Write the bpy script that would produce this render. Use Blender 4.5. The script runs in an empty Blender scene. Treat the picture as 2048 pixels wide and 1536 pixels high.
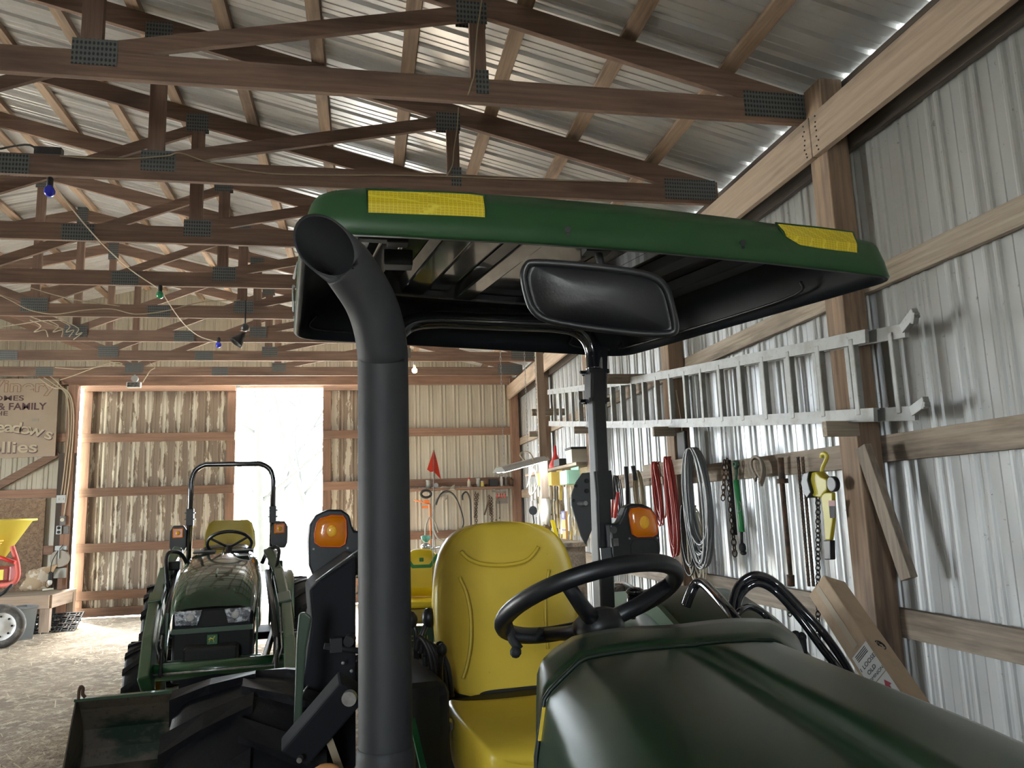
import bpy, math, random
from mathutils import Vector as V, Matrix
random.seed(7)
scene = bpy.context.scene
COL = scene.collection
PI = math.pi
# ---------------------------------------------------------------- camera
YAW, PITCH, ROLL, F, H = .1925, .16, -.0342, 1540., 1.5
def _cam():
    f = V((math.sin(YAW)*math.cos(PITCH), math.cos(YAW)*math.cos(PITCH), math.sin(PITCH)))
    r = V((math.cos(YAW), -math.sin(YAW), 0)); u = r.cross(f)
    return r*math.cos(ROLL)+u*math.sin(ROLL), -r*math.sin(ROLL)+u*math.cos(ROLL), f
CR, CU, CF = _cam()
CP = V((0, 0, H))
def ray(x, y): return CF + CR*((x-1024)/F) + CU*((768-y)/F)
def at(x, y, D): return CP + ray(x, y)*D                      # point D metres along the view axis
def atX(x, y, X): d = ray(x, y); return CP + d*(X/d.x)
def atY(x, y, Y): d = ray(x, y); return CP + d*(Y/d.y)
def atZ(x, y, Z): d = ray(x, y); return CP + d*((Z-H)/d.z)
def atP(x, y, P0, n): d = ray(x, y); return CP + d*((P0-CP).dot(n)/d.dot(n))
cd = bpy.data.cameras.new('camera'); cam = bpy.data.objects.new('camera', cd); COL.objects.link(cam)
cd.sensor_width = 36; cd.sensor_fit = 'HORIZONTAL'; cd.lens = F*36/2048; cd.clip_start = .02; cd.clip_end = 300
cam.matrix_world = Matrix(((CR.x, CU.x, -CF.x, 0), (CR.y, CU.y, -CF.y, 0), (CR.z, CU.z, -CF.z, H), (0, 0, 0, 1)))
scene.camera = cam
# ---------------------------------------------------------------- materials
MATS = {}
def mat(name, col, rough=.6, metal=0., spec=.5, noise=None, bump=None, emit=None, coat=0, var=0, alpha=None, trans=0):
    """noise=(scale xyz or s, colour2, lo, hi) ; bump=(scale, strength, dist)"""
    if name in MATS: return MATS[name]
    m = bpy.data.materials.new(name); m.use_nodes = True; nt = m.node_tree; N = nt.nodes; L = nt.links
    b = N['Principled BSDF']; b.inputs['Base Color'].default_value = (*col, 1); b.inputs['Roughness'].default_value = rough
    b.inputs['Metallic'].default_value = metal; b.inputs['Specular IOR Level'].default_value = spec
    b.inputs['Coat Weight'].default_value = coat; b.inputs['Coat Roughness'].default_value = .22 if name == 'greenhood' else .04; b.inputs['Transmission Weight'].default_value = trans
    src = None
    tc = N.new('ShaderNodeTexCoord')
    def noisen(sc, det=5, rgh=.6):
        mp = N.new('ShaderNodeMapping'); L.new(tc.outputs['Object'], mp.inputs['Vector'])
        mp.inputs['Scale'].default_value = sc if isinstance(sc, tuple) else (sc, sc, sc)
        oi = N.new('ShaderNodeObjectInfo'); 
        ad = N.new('ShaderNodeVectorMath'); ad.operation = 'ADD'; ml = N.new('ShaderNodeMath'); ml.operation = 'MULTIPLY'; ml.inputs[1].default_value = 37.
        L.new(oi.outputs['Random'], ml.inputs[0]); L.new(mp.outputs['Vector'], ad.inputs[0]); L.new(ml.outputs[0], ad.inputs[1])
        n = N.new('ShaderNodeTexNoise'); n.inputs['Detail'].default_value = det; n.inputs['Roughness'].default_value = rgh; n.inputs['Scale'].default_value = 1
        L.new(ad.outputs[0], n.inputs['Vector']); return n
    if noise:
        for i, nz in enumerate(noise if isinstance(noise, list) else [noise]):
            n = noisen(nz[0]); r = N.new('ShaderNodeValToRGB'); r.color_ramp.elements[0].position = nz[2]; r.color_ramp.elements[1].position = nz[3]
            L.new(n.outputs['Fac'], r.inputs['Fac']); mx = N.new('ShaderNodeMix'); mx.data_type = 'RGBA'
            if src: L.new(src, mx.inputs['A'])
            else: mx.inputs['A'].default_value = (*col, 1)
            mx.inputs['B'].default_value = (*nz[1], 1); L.new(r.outputs['Color'], mx.inputs['Factor']); src = mx.outputs['Result']
    if var:
        oi = N.new('ShaderNodeObjectInfo'); mr = N.new('ShaderNodeMapRange'); mr.inputs['To Min'].default_value = 1-var; mr.inputs['To Max'].default_value = 1+var
        L.new(oi.outputs['Random'], mr.inputs['Value']); hs = N.new('ShaderNodeHueSaturation'); L.new(mr.outputs['Result'], hs.inputs['Value'])
        if src: L.new(src, hs.inputs['Color'])
        else: hs.inputs['Color'].default_value = (*col, 1)
        src = hs.outputs['Color']
    if src: L.new(src, b.inputs['Base Color'])
    if bump:
        n = noisen(bump[0]); bp = N.new('ShaderNodeBump'); bp.inputs['Strength'].default_value = bump[1]; bp.inputs['Distance'].default_value = bump[2]
        L.new(n.outputs['Fac'], bp.inputs['Height']); L.new(bp.outputs['Normal'], b.inputs['Normal'])
    if emit:
        b.inputs['Emission Color'].default_value = (*emit[0], 1); b.inputs['Emission Strength'].default_value = emit[1]
    MATS[name] = m; return m
def wood(name, c1, c2, axis, dark=None):
    s = [38., 38., 38.]; s['xyz'.index(axis)] = 1.6
    s2 = [5., 5., 5.]; s2['xyz'.index(axis)] = .9
    nz = [(tuple(s), c2, .35, .68)]
    if dark: nz.append((tuple(s2), dark, .52, .74))
    return mat(name+'_'+axis, c1, .8, noise=nz, bump=(tuple(s), .35, .004), var=.16, spec=.25)
for a in 'xyz':
    wood('truss', (.20, .130, .096), (.115, .075, .057), a, (.07, .046, .038))
    wood('purlin', (.34, .245, .17), (.2, .14, .10), a, (.08, .055, .043))
    wood('pale', (.43, .325, .245), (.31, .235, .175), a, (.17, .13, .10))
    wood('grey', (.36, .30, .235), (.20, .16, .125), a, (.075, .058, .048))
    wood('post', (.25, .175, .12), (.13, .09, .065), a, (.06, .045, .038))
    wood('door', (.27, .165, .118), (.18, .108, .078), a, (.12, .075, .057))
    wood('slider', (.19, .118, .085), (.125, .078, .057), a, (.085, .055, .042))
    wood('black', (.075, .06, .05), (.04, .032, .028), a)
metal_wall = mat('metal_wall', (.56, .57, .56), .38, .35, noise=[(.8, (.47, .48, .475), .4, .7), (26., (.30, .29, .27), .66, .74), (90., (.10, .08, .06), .70, .73)], bump=(1.5, .12, .02))
metal_roof = mat('metal_roof', (.82, .84, .86), .30, .45, noise=[(.7, (.66, .68, .69), .4, .7), ((2., 5., 5.), (.52, .51, .45), .60, .8)], bump=(1.4, .14, .03))
metal_back = mat('metal_back', (.60, .57, .48), .55, .1, noise=[((3., 3., .6), (.46, .43, .35), .4, .75), (50., (.12, .09, .06), .71, .76)])
metal_door = mat('metal_door', (.55, .52, .44), .6, .1, noise=[((9., 9., 1.5), (.20, .15, .108), .46, .50), ((30., 30., 6.), (.24, .18, .13), .56, .62)])
greengloss = mat('greengloss', (.014, .050, .022), .14, coat=.9, noise=(6., (.03, .06, .03), .5, .8))
def peel():
    """old paint left on the flats between the ribs"""
    m = metal_door; nt = m.node_tree; N = nt.nodes; L = nt.links; b = N['Principled BSDF']
    tc = N.new('ShaderNodeTexCoord'); sx = N.new('ShaderNodeSeparateXYZ'); L.new(tc.outputs['Object'], sx.inputs[0])
    d = N.new('ShaderNodeMath'); d.operation = 'DIVIDE'; d.inputs[1].default_value = .229; L.new(sx.outputs[0], d.inputs[0])
    o = N.new('ShaderNodeMath'); o.operation = 'ADD'; o.inputs[1].default_value = PEEL; L.new(d.outputs[0], o.inputs[0])
    pp = N.new('ShaderNodeMath'); pp.operation = 'PINGPONG'; pp.inputs[1].default_value = .5; L.new(o.outputs[0], pp.inputs[0])
    mp = N.new('ShaderNodeMapping'); mp.inputs['Scale'].default_value = (7, 7, 1.6); L.new(tc.outputs['Object'], mp.inputs['Vector'])
    n = N.new('ShaderNodeTexNoise'); n.inputs['Scale'].default_value = 1.6; n.inputs['Detail'].default_value = 9; n.inputs['Roughness'].default_value = .68; L.new(mp.outputs[0], n.inputs['Vector'])
    ml = N.new('ShaderNodeMath'); ml.operation = 'MULTIPLY_ADD'; ml.inputs[1].default_value = .55; L.new(pp.outputs[0], ml.inputs[0]); L.new(n.outputs['Fac'], ml.inputs[2])
    r = N.new('ShaderNodeValToRGB'); r.color_ramp.elements[0].position = .66; r.color_ramp.elements[1].position = .69
    r.color_ramp.elements[0].color = (.155, .122, .092, 1); r.color_ramp.elements[1].color = (.44, .42, .36, 1)
    L.new(ml.outputs[0], r.inputs['Fac']); L.new(r.outputs['Color'], b.inputs['Base Color'])
PEEL = .28
peel()
plate = mat('plate', (.085, .092, .094), .65, .3, noise=((60., 60., 60.), (.07, .075, .075), .45, .6), bump=(90., .6, .004))
green = mat('green', (.010, .060, .018), .32, coat=.25, noise=(7., (.025, .065, .025), .5, .8))
greenhood = mat('greenhood', (.008, .032, .012), .34, coat=.3, noise=[(5., (.022, .036, .018), .45, .8), (70., (.05, .06, .04), .68, .75)])
greenc = mat('greencanopy', (.016, .056, .018), .45, spec=.35, noise=(9., (.021, .066, .022), .4, .8))
black = mat('black', (.008, .009, .011), .40, noise=(12., (.015, .016, .018), .4, .7))
blackg = mat('blackgloss', (.014, .015, .02), .13, coat=.8, noise=(8., (.02, .021, .025), .4, .7))
rubber = mat('rubber', (.006, .006, .008), .55, spec=.3, noise=(9., (.018, .017, .016), .5, .8), bump=(14., .3, .01))
stack = mat('stack', (.022, .023, .026), .60, spec=.35, noise=[((14., 14., 4.), (.036, .036, .036), .4, .75)], bump=(60., .12, .002))
dark = mat('dark', (.010, .011, .012), .7)
seaty = mat('seatyellow', (.76, .55, .055), .38, noise=[(4., (.63, .46, .05), .5, .9), (55., (.40, .30, .05), .70, .78)], bump=(260., .12, .001))
yellow = mat('yellow', (.78, .62, .02), .4)
hopy = mat('hopperyellow', (.85, .75, .12), .45)
orange = mat('amber', (.85, .24, .005), .16, spec=.6, bump=(90., .25, .002), coat=.5, trans=.15)
orangec = mat('ambercore', (1., .50, .02), .2, bump=(150., .8, .003), coat=.4)
steel = mat('steel', (.45, .46, .47), .32, .85, noise=(25., (.22, .21, .2), .45, .75))
alum = mat('alum', (.29, .29, .28), .55, .35, noise=[(9., (.20, .19, .17), .45, .75), (50., (.17, .15, .12), .62, .72)])
rust = mat('rust', (.13, .075, .045), .8, .3, noise=(20., (.055, .04, .033), .4, .6))
red = mat('red', (.55, .03, .025), .45); redf = mat('redfaded', (.60, .12, .10), .7, noise=(3., (.45, .2, .16), .5, .7))
flagr = mat('flag', (.90, .06, .02), .6)
card = mat('card', (.47, .35, .235), .8, noise=(9., (.36, .26, .17), .5, .8))
white = mat('white', (.78, .78, .76), .5); cream = mat('cream', (.72, .68, .55), .5)
cordw = mat('cordwhite', (.62, .56, .44), .5); cordr = mat('cordred', (.33, .035, .025), .5); cordk = mat('cordblack', (.02, .02, .022), .4)
cordg = mat('cordgrey', (.16, .165, .17), .4); cordt = mat('cordtan', (.36, .30, .2), .7)
soil = mat('soil', (.41, .325, .235), .95, noise=[(1.3, (.25, .195, .14), .40, .60), (11., (.58, .49, .36), .5, .62), (28., (.20, .165, .12), .55, .66), (70., (.20, .15, .10), .55, .65)], bump=(20., .9, .03))
outg = mat('outground', (.74, .72, .66), .95, noise=(2., (.62, .61, .54), .4, .7))
bark = mat('bark', (.0115, .011, .0085), .9, noise=(4., (.008, .0085, .006), .4, .7)); leafm = mat('leafm', (.42, .46, .20), .8)
signm = mat('signboard', (.33, .26, .20), .6, noise=(3., (.29, .23, .175), .4, .7)); sink = mat('signink', (.055, .02, .025), .6); sinkb = mat('signbrown', (.20, .11, .07), .6); sinkl = mat('signlight', (.62, .56, .44), .6)
bluec = mat('bluebulb', (.01, .02, .55), .15, coat=.5); greenb = mat('greenbulb', (.01, .25, .09), .15, coat=.5)
warm = mat('bulbwarm', (1, .7, .4), .3, emit=((1., .62, .25), 90.)); tubem = mat('tubelight', (1, 1, 1), .3, emit=((.86, .94, 1.), 90.))
glassm = mat('headlamp', (.30, .31, .32), .10, .6, bump=(40., .8, .006), noise=(30., (.06, .06, .065), .45, .55))
hexm = None
def teeth():
    """pressed teeth of the truss plates: a regular grid of small dark dents"""
    nt = plate.node_tree; N = nt.nodes; L = nt.links; b = N['Principled BSDF']
    tc = N.new('ShaderNodeTexCoord'); mp = N.new('ShaderNodeMapping'); mp.inputs['Scale'].default_value = (52, 1, 34); L.new(tc.outputs['Object'], mp.inputs['Vector'])
    vo = N.new('ShaderNodeTexVoronoi'); vo.inputs['Scale'].default_value = 1; vo.inputs['Randomness'].default_value = .06; L.new(mp.outputs[0], vo.inputs['Vector'])
    r = N.new('ShaderNodeValToRGB'); r.color_ramp.elements[0].position = .26; r.color_ramp.elements[1].position = .40; r.color_ramp.elements[0].color = (.028, .03, .031, 1); r.color_ramp.elements[1].color = (.115, .122, .122, 1)
    L.new(vo.outputs['Distance'], r.inputs['Fac']); L.new(r.outputs['Color'], b.inputs['Base Color'])
teeth()
# ---------------------------------------------------------------- mesh builder
class MB:
    def __init__(s): s.v = []; s.f = []; s.sm = []
    def add(s, vs, fs, smooth=False):
        o = len(s.v); s.v += [V(p) for p in vs]
        for f in fs: s.f.append([i+o for i in f]); s.sm.append(smooth)
        return s
    def box(s, c, size, ax=None):
        c = V(c); X, Y, Z = ax or (V((1, 0, 0)), V((0, 1, 0)), V((0, 0, 1)))
        hx, hy, hz = size[0]/2, size[1]/2, size[2]/2
        vs = [c+X*(hx*a)+Y*(hy*b)+Z*(hz*d) for d in (-1, 1) for b in (-1, 1) for a in (-1, 1)]
        return s.add(vs, [(0, 2, 3, 1), (4, 5, 7, 6), (0, 1, 5, 4), (2, 6, 7, 3), (0, 4, 6, 2), (1, 3, 7, 5)])
    def bar(s, p, q, w, h, up=(0, 0, 1)):
        """box from p to q, w across, h along 'up'"""
        p = V(p); q = V(q); d = (q-p); L = d.length; d.normalize(); up = V(up); x = d.cross(up)
        if x.length < 1e-4: x = d.cross(V((1, 0, 0)))
        x.normalize(); z = x.cross(d)
        return s.box((p+q)/2, (w, L, h), (x, d, z))
    def tube(s, pts, r, n=8, cap=True, closed=False):
        pts = [V(p) for p in pts]; m = len(pts); rr = r if isinstance(r, (list, tuple)) else [r]*m
        vs = []; ref = None
        for i, p in enumerate(pts):
            a = pts[(i-1) % m] if closed else pts[max(i-1, 0)]; b = pts[(i+1) % m] if closed else pts[min(i+1, m-1)]
            d = (b-a); d.normalize() if d.length > 0 else None
            if ref is None:
                ref = V((0, 0, 1)) if abs(d.z) < .9 else V((1, 0, 0))
            x = d.cross(ref)
            if x.length < 1e-5: x = d.cross(V((1, .3, 0)))
            x.normalize(); y = x.cross(d); y.normalize(); ref = y
            # keep frame: ref is perpendicular to d
            for k in range(n):
                t = 2*PI*k/n; vs.append(p+(x*math.cos(t)+y*math.sin(t))*rr[i])
        fs = []
        for i in range(m if closed else m-1):
            j = (i+1) % m
            for k in range(n): fs.append((i*n+k, i*n+(k+1) % n, j*n+(k+1) % n, j*n+k))
        s.add(vs, fs, True)
        if cap and not closed:
            s.f.append([len(s.v)-m*n+k for k in range(n)][::-1]); s.sm.append(False)
            s.f.append([len(s.v)-n+k for k in range(n)]); s.sm.append(False)
        return s
    def lathe(s, c, axis, prof, n=24, smooth=True):
        """prof=[(r,h)...] along axis"""
        c = V(c); a = V(axis).normalized(); x = a.cross(V((0, 0, 1)))
        if x.length < 1e-3: x = V((1, 0, 0))
        x.normalize(); y = a.cross(x); vs = []
        for r, h in prof:
            for k in range(n):
                t = 2*PI*k/n; vs.append(c+a*h+(x*math.cos(t)+y*math.sin(t))*r)
        fs = [(i*n+k, i*n+(k+1) % n, (i+1)*n+(k+1) % n, (i+1)*n+k) for i in range(len(prof)-1) for k in range(n)]
        return s.add(vs, fs, smooth)
    def disc(s, c, axis, r, h, n=20):
        return s.lathe(c, axis, [(1e-4, -h/2), (r, -h/2), (r, h/2), (1e-4, h/2)], n, False)
    def ball(s, c, r, n=12, sc=(1, 1, 1)):
        c = V(c); vs = []; m = n//2+1
        for i in range(m+1):
            ph = PI*i/m
            for k in range(n):
                t = 2*PI*k/n; vs.append(c+V((r*sc[0]*math.sin(ph)*math.cos(t), r*sc[1]*math.sin(ph)*math.sin(t), r*sc[2]*math.cos(ph))))
        return s.add(vs, [(i*n+k, (i+1)*n+k, (i+1)*n+(k+1) % n, i*n+(k+1) % n) for i in range(m) for k in range(n)], True)
    def prism(s, poly, dv):
        """closed polygon of 3d points, thickened by vector dv"""
        n = len(poly); dv = V(dv); vs = [V(p) for p in poly]+[V(p)+dv for p in poly]
        fs = [tuple(range(n))[::-1], tuple(range(n, 2*n))]+[(i, (i+1) % n, n+(i+1) % n, n+i) for i in range(n)]
        return s.add(vs, fs)
    def grid(s, rows, smooth=True, closed=False):
        m = len(rows[0]); vs = [p for r in rows for p in r]
        w = m if closed else m-1
        return s.add(vs, [(i*m+k, i*m+(k+1) % m, (i+1)*m+(k+1) % m, (i+1)*m+k) for i in range(len(rows)-1) for k in range(w)], smooth)
    def build(s, name, m, parent=None, bev=0, sub=0, solid=0, local=False, angle=.6):
        me = bpy.data.meshes.new(name)
        if parent is not None: o0 = V((0, 0, 0)) if local else V(parent.get('_o', (0, 0, 0)))
        else:
            n = len(s.v); o0 = V((sum(p.x for p in s.v)/n, sum(p.y for p in s.v)/n, min(p.z for p in s.v)))
        if local and parent is None: o0 = V((0, 0, 0))
        me.from_pydata([tuple(p-o0) for p in s.v], [], s.f)
        me.polygons.foreach_set('use_smooth', s.sm); me.materials.append(m); me.update()
        o = bpy.data.objects.new(name, me); COL.objects.link(o)
        if parent is not None: o.parent = parent; o['_o'] = tuple(o0)
        else: o.location = o0; o['_o'] = tuple(o0)
        if solid: md = o.modifiers.new('solid', 'SOLIDIFY'); md.thickness = solid; md.offset = 0
        if bev: md = o.modifiers.new('bev', 'BEVEL'); md.width = bev; md.segments = 2; md.limit_method = 'ANGLE'; md.angle_limit = angle; md.harden_normals = False
        if sub: md = o.modifiers.new('sub', 'SUBSURF'); md.levels = sub; md.render_levels = sub
        return o
def tag(o, label, cat, group=None, kind=None):
    o['label'] = label; o['category'] = cat
    if group: o['group'] = group
    if kind: o['kind'] = kind
    return o
def thing(name, loc, label, cat, group=None):
    o = bpy.data.objects.new(name, None); COL.objects.link(o); o.location = V(loc); o['_o'] = tuple(V(loc)); o.empty_display_size = .1
    return tag(o, label, cat, group)
def struct(o): o['kind'] = 'structure'; return o
def copytree(o, parent=None):
    c = o.copy(); COL.objects.link(c); c.parent = parent
    for ch in [k for k in bpy.data.objects if k.parent == o]: copytree(ch, c)
    return c
def spline(pts, n=8, closed=False):
    pts = [V(p) for p in pts]; out = []; m = len(pts)
    for i in range(m if closed else m-1):
        if closed: a, b, c, d = pts[(i-1) % m], pts[i], pts[(i+1) % m], pts[(i+2) % m]
        else: a, b, c, d = pts[max(i-1, 0)], pts[i], pts[i+1], pts[min(i+2, m-1)]
        for k in range(n):
            t = k/n; out.append(.5*((2*b)+(c-a)*t+(2*a-5*b+4*c-d)*t*t+(3*b-a-3*c+d)*t**3))
    if not closed: out.append(pts[-1])
    return out
ORD = ['first', 'second', 'third', 'fourth', 'fifth', 'sixth', 'seventh', 'eighth', 'ninth', 'tenth', 'eleventh', 'twelfth', 'thirteenth', 'fourteenth', 'fifteenth', 'sixteenth', 'seventeenth', 'eighteenth', 'nineteenth', 'twentieth', 'twenty-first', 'twenty-second']
def text(body, size, loc, X, Z, m, parent, name='lettering', ext=.001, align='LEFT', xs=1., shear=0, bold=0.):
    cu = bpy.data.curves.new(name, 'FONT'); cu.body = body; cu.size = size; cu.extrude = ext; cu.align_x = align; cu.shear = shear; cu.offset = bold
    cu.materials.append(m); o = bpy.data.objects.new(name, cu); COL.objects.link(o)
    X = V(X).normalized(); Z = V(Z).normalized(); Y = Z.cross(X)
    p = V(loc)-V(parent.get('_o', (0, 0, 0))) if parent else V(loc)
    nrm = X.cross(Z)
    M = Matrix(((X.x*xs, Z.x, nrm.x, p.x), (X.y*xs, Z.y, nrm.y, p.y), (X.z*xs, Z.z, nrm.z, p.z), (0, 0, 0, 1)))
    dg = bpy.context.evaluated_depsgraph_get(); me = bpy.data.meshes.new_from_object(o.evaluated_get(dg)); bpy.data.objects.remove(o); bpy.data.curves.remove(cu)
    o = bpy.data.objects.new(name, me); COL.objects.link(o)
    if not me.materials: me.materials.append(m)
    o.parent = parent; o.matrix_basis = M; return o
# ================================================================= THE BARN
PEAK, XW, YB = -3.43, 2.75, 13.45
def z_low(x): return 3.82+.25*(2.16-x) if x > PEAK else 3.82+.25*(2.16-(2*PEAK-x))
def z_top(x): return z_low(x)+.144
XL = 2*PEAK-XW
RIBS = []
PROF = {'wall': ((0, 0), (.006, -.010), (.016, -.0145), (.028, -.0145), (.038, -.010), (.044, 0), (.066, 0), (.072, -.010), (.082, -.0145), (.094, -.0145), (.104, -.010), (.110, 0), (.165, 0), (.168, .003), (.172, 0)),
        'roof': ((0, 0), (.013, .020), (.036, .020), (.049, 0), (.110, 0), (.116, .005), (.126, .005), (.132, 0), (.172, 0), (.177, .004), (.186, .004), (.191, 0))}
def profile(L, pitch=.229, off=0., kind='wall'):
    """(a, depth) samples of a ribbed sheet: one tall rib, two shallow ribs per pitch"""
    out = []; k = -1
    while k*pitch < L+pitch:
        b = k*pitch+off
        for da, d in PROF[kind]:
            if 0 <= b+da <= L: out.append((b+da, d))
        k += 1
    return out
def ribbed(mb, P, A, B, Nn, La, blo, bhi, off=0., kind='wall'):
    """sheet from P: along A (length La), ribs along B between blo(a), bhi(a); ribs stand out along Nn"""
    P, A, B, Nn = V(P), V(A), V(B), V(Nn); pr = profile(La, off=off, kind=kind)
    vs = []
    for a, d in pr:
        lo = blo(a) if callable(blo) else blo; hi = bhi(a) if callable(bhi) else bhi
        vs += [P+A*a+Nn*d+B*lo, P+A*a+Nn*d+B*hi]
    mb.add(vs, [(2*i, 2*i+2, 2*i+3, 2*i+1) for i in range(len(pr)-1)])
# right wall
mb = MB(); ribbed(mb, (XW, -3, 0), (0, 1, 0), (0, 0, 1), (1, 0, 0), YB+3.04, 0, 3.78, off=.05)
struct(mb.build('wall_right', metal_wall))
# unseen left wall; its open bay is added to let daylight in
mb = MB(); ribbed(mb, (XL, 8.6, 0), (0, 1, 0), (0, 0, 1), (-1, 0, 0), YB-8.6, 0, 3.70)
ribbed(mb, (XL, -3, 0), (0, 1, 0), (0, 0, 1), (-1, 0, 0), 9.0, 0, 3.7)
ribbed(mb, (XL, 6.0, 2.3), (0, 1, 0), (0, 0, 1), (-1, 0, 0), 2.6, 0, 1.4)
struct(mb.build('wall_left', metal_back))
OPL, OPR = -4.52, .40
mb = MB()
ribbed(mb, (XL, YB, 0), (1, 0, 0), (0, 0, 1), (0, 1, 0), OPL-XL, 0, 3.8)
ribbed(mb, (OPR, YB, 0), (1, 0, 0), (0, 0, 1), (0, 1, 0), XW-OPR+.04, 0, 3.8)
ribbed(mb, (XL, YB+.001, 0), (1, 0, 0), (0, 0, 1), (0, 1, 0), XW-XL, 3.8, lambda a: z_top(XL+a)+.062)
struct(mb.build('wall_back', metal_back))
# unseen camera-end wall; small opening added to let in fill light
mb = MB(); mb.box(((XL-1.4)/2, -3.0, 2.55), (-1.4-XL, .05, 5.1)); mb.box(((XW-.7)/2, -3.0, 2.55), (XW+.7, .05, 5.1)); mb.box((-1.05, -3.0, .6), (.7, .05, 1.2)); mb.box((-1.05, -3.0, 3.8), (.7, .05, 2.6))
struct(mb.build('wall_front', metal_back))
# floor and ground outside
mb = MB()
gx, gy = 60, 84
rows = []
for j in range(gy+1):
    row = []
    for i in range(gx+1):
        x = XL+(XW+.0-XL)*i/gx; y = -3+(YB+.3+3)*j/gy
        row.append(V((x, y, .012*math.sin(x*3.1+y*1.7)*math.sin(y*2.3-x)+random.uniform(-.006, .006))))
    rows.append(row)
mb.grid(rows); struct(mb.build('floor', soil))
mb = MB(); mb.box((-3, 40, -.12), (120, 200, .1)); o = mb.build('ground', outg); struct(o)
# straw scattered on the floor
mb = MB()
for i in range(5200):
    x = random.uniform(-9, -1.2); y = random.uniform(3.5, 13.2); z = .012+random.uniform(0, .01); a = random.uniform(0, PI); l = random.uniform(.02, .10); w = random.uniform(.002, .0045)
    d = V((math.cos(a), math.sin(a), random.uniform(-.08, .12))); s_ = V((-d.y, d.x, 0))*w; p = V((x, y, z))
    mb.add([p-d*l-s_, p-d*l+s_, p+d*l+s_, p+d*l-s_], [(0, 1, 2, 3)])
tag(mb.build('straw_litter', mat('straw', (.66, .56, .38), .8, var=0)), 'loose pale straw scattered over the dirt floor', 'straw', kind='stuff')
# roof
mb = MB()
sl = V((1, 0, -.25)).normalized(); run = (XW+.22-PEAK)/sl.x
ribbed(mb, (PEAK, -3.3, z_top(PEAK)+.041), (0, 1, 0), sl, V((.25, 0, 1)).normalized(), YB+3.8, 0, run, off=.02, kind='roof')
sl2 = V((-1, 0, -.25)).normalized()
ribbed(mb, (PEAK, -3.3, z_top(PEAK)+.041), (0, 1, 0), sl2, V((-.25, 0, 1)).normalized(), YB+3.8, 0, run, off=.02, kind='roof')
struct(mb.build('ceiling', metal_roof))
mb = MB(); mb.bar((PEAK, -3.3, z_top(PEAK)+.03), (PEAK, YB+.5, z_top(PEAK)+.03), .30, .02); struct(mb.build('trim_4', metal_roof))
mb = MB(); mb.bar((XL+.04, -3, 3.64), (XL+.04, YB, 3.64), .038, .42); struct(mb.build('trim_5', MATS['black_y']))
# purlins
k = 0; xs = []
x = 2.10
while x > PEAK+.1: xs.append(x); x -= .6
xl = [2*PEAK-x for x in xs]
for i, x in enumerate(xs+xl):
    sgn = 1 if i < len(xs) else -1; j = i if i < len(xs) else i-len(xs)
    up = V((.25*sgn, 0, 1)).normalized(); z = z_top(x)+.0205
    if sgn > 0:
        cuts = [-3.2, 1.5+.9*(j % 3), 6.4+.7*(j % 2), 10.5, YB+.4]
        for a_, (y0, y1) in enumerate(zip(cuts[:-1], cuts[1:])):
            mb = MB(); mb.bar((x, y0+.002, z), (x, y1-.002, z), .092, .038, up); o = mb.build('roof_purlin', MATS['purlin_y'], bev=.002)
            where = ['over the camera', 'in the nearest stretch', 'in the middle stretch', 'in the far stretch'][a_]
            tag(o, f'brown roof board, {ORD[j]} row from the right wall, {where}', 'board', 'roof boards on the right slope')
    else:
        mb = MB(); mb.bar((x, -3.2, z), (x, YB+.4, z), .092, .038, up); o = mb.build('roof_purlin', MATS['purlin_y'], bev=.002)
        tag(o, f'brown roof board on the far slope, {ORD[j]} row up from the left eave', 'board', 'roof boards on the left slope')
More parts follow.
